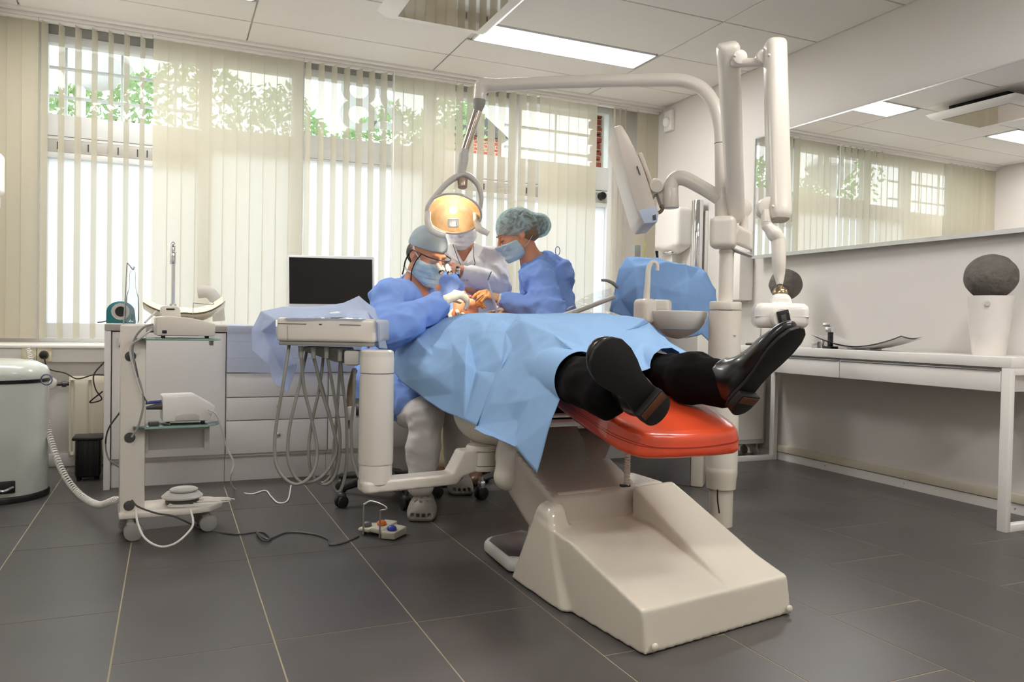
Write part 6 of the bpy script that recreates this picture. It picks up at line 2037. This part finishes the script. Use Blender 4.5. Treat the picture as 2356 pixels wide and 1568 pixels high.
def facet(name, pts, edges, m, sub=3, amp=.002, thick=.0015, seed=1, sm=2, extra=None, ridge=.013, over=None, pleat=0):
    """crisp folded sheet through known 3D points; creases follow the given edges"""
    from mathutils.geometry import delaunay_2d_cdt
    uv = [Vector((p[0], -p[1])) for p in pts]
    vs, es, fs, ov, oe, of = delaunay_2d_cdt(uv, edges, [], 0, 1e-4)
    n = len(pts)
    outl = [pts[i] for i in extra]
    co3 = []
    for i, v in enumerate(vs):
        src = ov[i][0] if ov[i] else None
        if src is None:                       # two creases cross here: depth from the creases themselves
            ds = []
            for a_, b_ in edges:
                pa_, pb_ = V(pts[a_][0], -pts[a_][1]), V(pts[b_][0], -pts[b_][1])
                ab = pb_ - pa_
                t_ = np.clip((V(v.x, v.y) - pa_) @ ab / (ab @ ab), 0, 1)
                if np.linalg.norm(pa_ + ab * t_ - V(v.x, v.y)) < .6:
                    ds.append(pts[a_][2] + (pts[b_][2] - pts[a_][2]) * t_)
            co3.append(P(v.x, -v.y, sum(ds) / max(1, len(ds)) if ds else 2.7))
        else:
            co3.append(P(*pts[src]))
    bm = bmesh.new()
    bv = [bm.verts.new(Vector(q)) for q in co3]
    poly = [(p[0], p[1]) for p in outl]
    def inside(x, y):
        r = False
        j = len(poly) - 1
        for i in range(len(poly)):
            if (poly[i][1] > y) != (poly[j][1] > y) and x < (poly[j][0] - poly[i][0]) * (y - poly[i][1]) / (poly[j][1] - poly[i][1]) + poly[i][0]:
                r = not r
            j = i
        return r
    for f in fs:
        cx_ = sum(vs[i].x for i in f) / len(f)
        cy_ = -sum(vs[i].y for i in f) / len(f)
        if inside(cx_, cy_):
            try:
                bm.faces.new([bv[i] for i in f])
            except ValueError:
                pass
    crease = set()
    for a, b in edges:
        crease.add((min(a, b), max(a, b)))
    bm.verts.ensure_lookup_table()
    lay = bm.edges.layers.int.new('cr')
    bm.verts.index_update()
    for e in bm.edges:
        k = (min(e.verts[0].index, e.verts[1].index), max(e.verts[0].index, e.verts[1].index))
        e[lay] = 1 if (k in crease or e.is_boundary) else 0
    bmesh.ops.delete(bm, geom=[v for v in bm.verts if not v.link_faces], context='VERTS')
    bm.normal_update()
    bm.verts.index_update()
    view = Vector(CAMO)
    off = {}
    for e in bm.edges:
        if e[lay] and not e.is_boundary:
            for v in e.verts:
                off.setdefault(v, []).append(1 if (v.index * 7 + 3) % 6 else -.25)
    for v, l in off.items():
        if not v.is_boundary:
            n_ = v.normal if v.normal.dot(view - v.co) > 0 else -v.normal
            v.co += n_ * ridge * (sum(l) / len(l) + 1.1 * math.sin(v.index * 2.4))
    for it in range(sub):
        bmesh.ops.subdivide_edges(bm, edges=bm.edges[:], cuts=1, use_grid_fill=True)
        bm.verts.ensure_lookup_table()
        new = {}
        for v in bm.verts:
            cr = [e for e in v.link_edges if e[lay]]
            w = .12 if len(cr) >= 1 else .5
            if v.is_boundary or len(cr) > 2:
                continue
            if len(cr) == 2:
                q = (cr[0].other_vert(v).co + cr[1].other_vert(v).co) / 2
                new[v] = v.co.lerp(q, .25)
            else:
                q = sum((e.other_vert(v).co for e in v.link_edges), Vector()) / len(v.link_edges)
                new[v] = v.co.lerp(q, .15 if sm else 0)
        for v, q in new.items():
            v.co = q
    bm.normal_update()
    rs_ = np.random.RandomState(seed)
    D_ = rs_.randn(6, 3) * 38
    ph_ = rs_.rand(6) * 6.28
    for v in bm.verts:
        s = sum(math.sin(D_[i] @ np.array(v.co[:]) + ph_[i]) for i in range(6)) / 6
        v.co += v.normal * amp * s
    if pleat:
        bm.verts.ensure_lookup_table()
        p_ = np.array([v.co[:] for v in bm.verts])
        n1 = 1 - 2 * np.abs(2 * vnoise(p_ * V(11, 9, 4) + p_[:, [2]] * V(3, 3, 0), 7) - 1)
        n2 = 1 - 2 * np.abs(2 * vnoise(p_ * V(22, 20, 12), 9) - 1)
        for v, a_ in zip(bm.verts, (n1 + .2 * n2) * pleat):
            v.co += v.normal * a_
    if over is not None:
        bm.verts.ensure_lookup_table()
        p_ = np.array([v.co[:] for v in bm.verts])
        for _ in range(6):
            d_ = over(p_)
            g_ = np.stack([(over(p_ + e_) - over(p_ - e_)) / .004 for e_ in np.eye(3) * .002], 1)
            g_ /= np.linalg.norm(g_, axis=1)[:, None] + 1e-9
            p_ += np.clip(.006 - d_, 0, .05)[:, None] * g_
        for v, q in zip(bm.verts, p_):
            v.co = Vector(q)
    bmesh.ops.recalc_face_normals(bm, faces=bm.faces[:])
    mb = MB()
    mb.bm(bm)
    o = obj(name, mb, m, sharp=180)
    so_ = o.modifiers.new('thickness', 'SOLIDIFY')
    so_.thickness = thick
    so_.offset = 0
    return o


K = {  # outline
    'A1': (927, 771, 3.48), 'A2': (986, 742, 3.54), 'A3': (1062, 724, 3.58), 'A4': (1141, 719, 3.42), 'A5': (1191, 723, 3.30), 'A6': (1281, 722, 3.36), 'A7': (1388, 722, 3.18), 'A8': (1438, 727, 3.08),
    'A9': (1492, 743, 2.96), 'A10': (1528, 777, 2.80), 'A11': (1545, 789, 2.74), 'A12': (1598, 820, 2.58), 'B1': (1473, 855, 2.36), 'B2': (1400, 838, 2.34), 'B3': (1343, 824, 2.30), 'B4': (1322, 838, 2.26), 'B5': (1299, 899, 2.23),
    'B6': (1272, 962, 2.24), 'B7': (1237, 1088, 2.27), 'B8': (1187, 1028, 2.40), 'B9': (1091, 989, 2.66), 'B10': (1096, 978, 2.74), 'B11': (1069, 966, 2.80), 'B12': (1017, 944, 3.02), 'B13': (971, 913, 3.25), 'B14': (923, 877, 3.44), 'B15': (912, 862, 3.46), 'B16': (902, 831, 3.48), 'B17': (914, 801, 3.49),
    # inner folds
    'C1': (1004, 823, 3.24), 'C2': (955, 778, 3.45), 'C3': (1045, 840, 3.02), 'N1': (1081, 848, 2.88), 'N1b': (1091, 848, 2.87), 'D1': (1082, 778, 3.12), 'D2': (1093, 738, 3.36), 'F1': (1142, 858, 2.80), 'G1': (1124, 767, 3.02), 'G2': (1164, 764, 2.97), 'G3': (1157, 836, 2.78),
    'H1': (1209, 752, 2.92), 'H2': (1146, 862, 2.77), 'I1': (1190, 881, 2.66), 'I2': (1211, 895, 2.58), 'N2': (1237, 833, 2.56), 'N3': (1278, 778, 2.66), 'N4': (1228, 920, 2.42), 'T1': (1253, 744, 2.92), 'N5': (1362, 756, 2.84), 'T2': (1424, 749, 2.86), 'T3': (1480, 744, 2.92), 'N6': (1410, 810, 2.54), 'T4': (1354, 803, 2.52), 'T5': (1480, 793, 2.64),
    'P1': (992, 800, 3.32), 'P2': (1047, 795, 3.16), 'P3': (1010, 870, 3.10), 'P4': (1040, 905, 2.93), 'P5': (1170, 800, 2.84), 'P6': (1190, 820, 2.74), 'P7': (1165, 930, 2.62), 'P8': (1240, 960, 2.33), 'P9': (1270, 850, 2.40), 'P10': (1280, 900, 2.29), 'P11': (1320, 770, 2.68), 'P12': (1300, 735, 3.08), 'P13': (1040, 750, 3.46), 'P14': (1160, 741, 3.08), 'P21': (1186, 746, 2.97), 'P15': (1440, 770, 2.74), 'P16': (1300, 800, 2.52), 'P17': (1460, 830, 2.48), 'P18': (1200, 970, 2.52), 'P19': (1128, 930, 2.69), 'P20': (940, 830, 3.45)}
names = list(K)
ix = {n: i for i, n in enumerate(names)}
lines = ['C1 C2', 'C1 P20', 'P20 B15', 'C1 C3', 'C3 N1', 'N1 D1', 'D1 D2', 'N1 N1b', 'N1b F1', 'N1b G1', 'N1 B11', 'F1 H2', 'G2 G3', 'H1 H2', 'H2 B9', 'H2 I1', 'I1 I2', 'I2 N2', 'N2 N3', 'N3 H1', 'N3 B3', 'N2 N4', 'I2 N4', 'N4 B6', 'N4 B8', 'N3 T1', 'N5 A7', 'N5 T2', 'T2 T3', 'N5 N6', 'N6 T4', 'T4 N3', 'N6 T5', 'T5 A10', 'N6 B1', 'T1 N5', 'P2 D2', 'P2 C3', 'C2 A2', 'C3 P3', 'P3 B13', 'N1 P4', 'P4 B12', 'H1 P14', 'P5 H2', 'D1 P2', 'G1 A4', 'G2 A5', 'P6 G2', 'P7 I1', 'P18 B8', 'P9 N2', 'P9 B4', 'P10 N4', 'P11 N3', 'P15 N5', 'P17 N6', 'P15 A9', 'P13 A3', 'P19 F1', 'P12 A6']
out = ['A%d' % i for i in range(1, 13)] + ['B%d' % i for i in range(1, 18)]
ed = [(ix[a], ix[b]) for a, b in (l.split() for l in lines)] + [(ix[out[i]], ix[out[(i + 1) % len(out)]]) for i in range(len(out))]
o = facet('surgical_drape', [K[n] for n in names], ed, m_drape, sub=4, amp=.0010, seed=4, pleat=.004, extra=[ix[n] for n in out], over=U([grow(tzs, .013), ell(chest, (.19, .25, .095)), ell(belly, (.165, .22, .09)), rc(V(1.16, 3.36, .74), V(1.44, 3.36, .74), .055), foot0, back], .01))
tag(o, 'large creased blue surgical drape lying over the patient on the dental chair', 'drape')

# drape over the cart at the back right
K = {'a': (1441, 592, 4.05), 'b': (1498, 592, 4.10), 'c': (1569, 609, 4.12), 'd': (1610, 616, 4.12), 'e': (1622, 626, 4.08), 'f': (1647, 666, 4.05), 'g': (1646, 720, 4.04), 'h': (1628, 783, 4.02), 'i': (1612, 768, 4.0), 'j': (1580, 778, 3.98), 'k': (1500, 770, 3.95), 'l': (1462, 736, 3.95), 'm': (1403, 716, 3.98), 'n': (1416, 663, 4.02), 'o': (1425, 619, 4.04),
     'p': (1466, 612, 3.95), 'q': (1530, 611, 3.98), 'r': (1511, 661, 3.93), 's': (1466, 659, 3.90), 't': (1572, 618, 4.02), 'u': (1586, 646, 3.94), 'v': (1582, 676, 3.92), 'w': (1540, 672, 3.93), 'x': (1614, 640, 4.0), 'y': (1612, 684, 3.98), 'z': (1470, 700, 3.90), 'A': (1540, 720, 3.92), 'B': (1580, 730, 3.95), 'C': (1436, 655, 3.99), 'D': (1432, 690, 3.98)}
names = list(K)
ix = {n: i for i, n in enumerate(names)}
out = list('abcdefghijklmno')
lines = ['b p', 'p s', 's r', 'r q', 'q p', 'q c', 't u', 'u v', 'v w', 'w r', 'c t', 'x y', 'd x', 'C o', 'C s', 's z', 'z l', 'C D', 'v B', 'y h', 'A w', 'n C']
ed = [(ix[a], ix[b]) for a, b in (l.split() for l in lines)] + [(ix[out[i]], ix[out[(i + 1) % len(out)]]) for i in range(len(out))]
o = facet('cart_drape', [K[n] for n in names], ed, fabric('deep_blue_drape', rgb(150, 188, 236), .0, .15, rgb(120, 170, 240), bump=.12), sub=4, amp=.0012, seed=9, pleat=.008, extra=[ix[n] for n in out], ridge=.010)
tag(o, 'blue drape hanging over the equipment behind the cuspidor bowl', 'drape')
t = thing('equipment_cart', 'equipment cart hidden under the blue drape behind the cuspidor', 'cart', (2.53, 3.85, 0))
cq = P(1530, 700, 4.48) * V(1, 1, 0)
obj('cabinet', MB().box(cq + V(0, 0, .52), (.34, .22, .86), .02, np.stack([RT, FW, UP], 1)), M['gloss2'], t)
obj('top_rack', MB().box(cq + V(0, 0, 1.02), (.30, .05, .14), .02, np.stack([RT, FW, UP], 1)), M['gloss2'], t)
for sx_ in (-.13, .13):
    for sy_ in (-.07, .07):
        q_ = cq + RT * sx_ + FW * sy_
        obj('caster', MB().cyl(q_ + V(0, 0, .03) - RT * .01, q_ + V(0, 0, .03) + RT * .01, .03, seg=18, bev=.005).cyl(q_ + V(0, 0, .04), q_ + V(0, 0, .10), .008), M['grey'], t)

# thin drape over the instrument tray
K = {'a': (600, 716, 2.98), 'b': (579, 760, 2.98), 'c': (580, 806, 2.97), 'd': (617, 838, 2.96), 'e': (630, 880, 2.96), 'f': (661, 903, 2.96), 'g': (684, 838, 2.97), 'h': (655, 792, 3.06), 'i': (634, 772, 2.96), 'j': (634, 735, 2.80), 'k': (660, 733, 2.725), 'l': (760, 729, 2.725), 'm': (830, 732, 2.725), 'n': (868, 742, 2.72), 'o': (872, 800, 2.80), 'p': (892, 802, 2.95), 'q': (880, 760, 3.02), 'r': (862, 710, 3.04), 's': (826, 680, 3.0), 't': (790, 697, 3.02), 'u': (720, 706, 3.06), 'v': (650, 706, 3.06),
     'w': (612, 760, 2.94), 'x': (622, 800, 2.93), 'y': (648, 850, 2.93), 'z': (610, 735, 2.96), 'A': (700, 716, 2.9), 'B': (800, 712, 2.88), 'C': (845, 716, 2.86), 'D': (820, 700, 2.94), 'E': (865, 745, 2.84)}
names = list(K)
ix = {n: i for i, n in enumerate(names)}
out = list('abcdefghijklmnopqrstuv')
lines = ['z w', 'w x', 'x y', 'y f', 'w c', 'x d', 'j z', 'k A', 'A u', 'B D', 'D s', 'C n', 'B l', 'C r', 'E o', 'A B', 'B C', 'C E']
ed = [(ix[a], ix[b]) for a, b in (l.split() for l in lines)] + [(ix[out[i]], ix[out[(i + 1) % len(out)]]) for i in range(len(out))]
o = facet('tray_drape', [K[n] for n in names], ed, m_drape2, sub=4, amp=.002, seed=12, extra=[ix[n] for n in out])
tag(o, 'thin pale blue drape over the instrument tray, hanging down on its left', 'drape')

# folded drape over the counter front
G = []
xa, xb = QY(522, 800, 4.17)[0], QY(838, 800, 4.17)[0]
for j, (z, y) in enumerate(((.806, 4.62), (.806, 4.40), (.808, 4.20), (.802, 4.178), (.775, 4.172), (.725, 4.170), (.722, 4.172), (.64, 4.168), (.636, 4.171), (.565, 4.166))):
    G.append([(x, y - .003 * (1 + math.sin(x * 23 + j * .4)) - (.004 if j > 6 else 0), z + (.004 * math.sin(x * 9) if j == 9 else 0) + (.003 * math.sin(x * 40 + j) if j < 3 else 0)) for x in np.linspace(xa, xb, 60)])
o = obj('counter_drape', MB().grid(np.array(G)), m_drape2, sharp=30)
tag(o, 'thin pale blue folded sheet hanging over the counter front behind the instrument tray', 'drape')

# suction hose wrapped in clear film, right of the assistant
t = thing('suction_hose', 'grey suction hose in clear plastic film rising to the draped cart', 'hose', P(1350, 705, 3.8))
obj('hose', MB().tube([P(1290, 727, 3.66), P(1330, 714, 3.72), P(1370, 699, 3.80), P(1412, 683, 3.92)], .012, 14, smooth=6), M['lgrey'], t)
G = []
rs_ = np.random.RandomState(5)
for i, u in enumerate(np.linspace(0, 1, 14)):
    a_, b_ = P(1292 + 115 * u, 716 - 52 * u - 10 * math.sin(u * 3), 3.70 + .24 * u), P(1300 + 112 * u, 735 - 8 * u, 3.70 + .22 * u)
    G.append([a_ + (b_ - a_) * v + FW * .02 * rs_.rand() for v in np.linspace(0, 1, 8)])
obj('film', MB().grid(np.array(G)), glass('crinkled_film', (.93, .94, .95), .15, .22), t, label='crinkled clear film')
tag(obj('suction_tip', MB().tube([P(1384, 644, 3.95), P(1396, 645, 3.96), P(1410, 651, 3.98), P(1420, 660, 4.0)], [.007, .008, .009, .009], 10, smooth=4), M['grey']), 'grey curved suction tip sticking out left of the draped cart', 'hose')
q_ = QY(1328, 698, 4.75)
tag(obj('black_tray', MB().bb((q_[0] - .07, 4.62, .80), (q_[0] + .07, 4.84, .86), .006), M['black']), 'black tray on the counter behind the assistant', 'tray')
q_ = QY(1472, 575, 4.75)
t = thing('clear_cup', 'clear cup with a yellow stick, standing on a rack above the draped cart', 'cup', P(1474, 590, 4.16))
obj('cup', MB().lathe([(.001, 0), (.016, 0), (.02, .075), (.018, .075), (.015, .004), (.001, .004)], P(1466, 596, 4.18), seg=24), mat('cup_plastic', rgb(236, 240, 240), .1, trans=.8, ior=1.2), t)
obj('stick', MB().cyl(P(1483, 596, 4.18), P(1484, 556, 4.18), .003, seg=8), mat('yellow_plastic', rgb(222, 214, 70), .4), t)
t = thing('black_handpiece', 'small black handpiece standing above the draped cart', 'handpiece', P(1512, 596, 4.18))
obj('shaft', MB().tube([P(1513, 600, 4.18), P(1512, 588, 4.18), P(1511, 576, 4.18)], [.008, .007, .009], 12), M['black'], t)
obj('tip', MB().cyl(P(1511, 577, 4.18), P(1511, 574, 4.18), .010, seg=12), M['chrome'], t)

# sharp instruments in the hands
t = thing('paper_wrapped_brush', 'thin instrument in clear paper sleeve with a green tip by the assistant\'s hand', 'instrument', P(1132, 680, 3.70))
obj('sleeve', MB().tube([P(1146, 735, 3.70), P(1136, 690, 3.70), P(1122, 645, 3.70)], [.010, .012, .005], 10, smooth=3, flat=.4), m_drape2, t)
obj('tip', MB().tube([P(1122, 645, 3.70), P(1128, 630, 3.70), P(1131, 624, 3.70)], .0025, 8), mat('dark_green', rgb(50, 90, 70), .4), t)
tag(obj('dental_mirror', MB().tube([P(1112, 678, 3.70), P(1090, 696, 3.72), P(1076, 707, 3.74)], .003, 8).sphere(P(1075, 708, 3.74), .009), M['chrome']), 'thin chrome instrument between the gloved hands', 'instrument')
tag(obj('white_paper', MB().bb((2.72, 4.25, .801), (3.02, 4.5, .806), .001), M['frame']), 'sheet of white paper on the counter behind the cuspidor', 'paper')
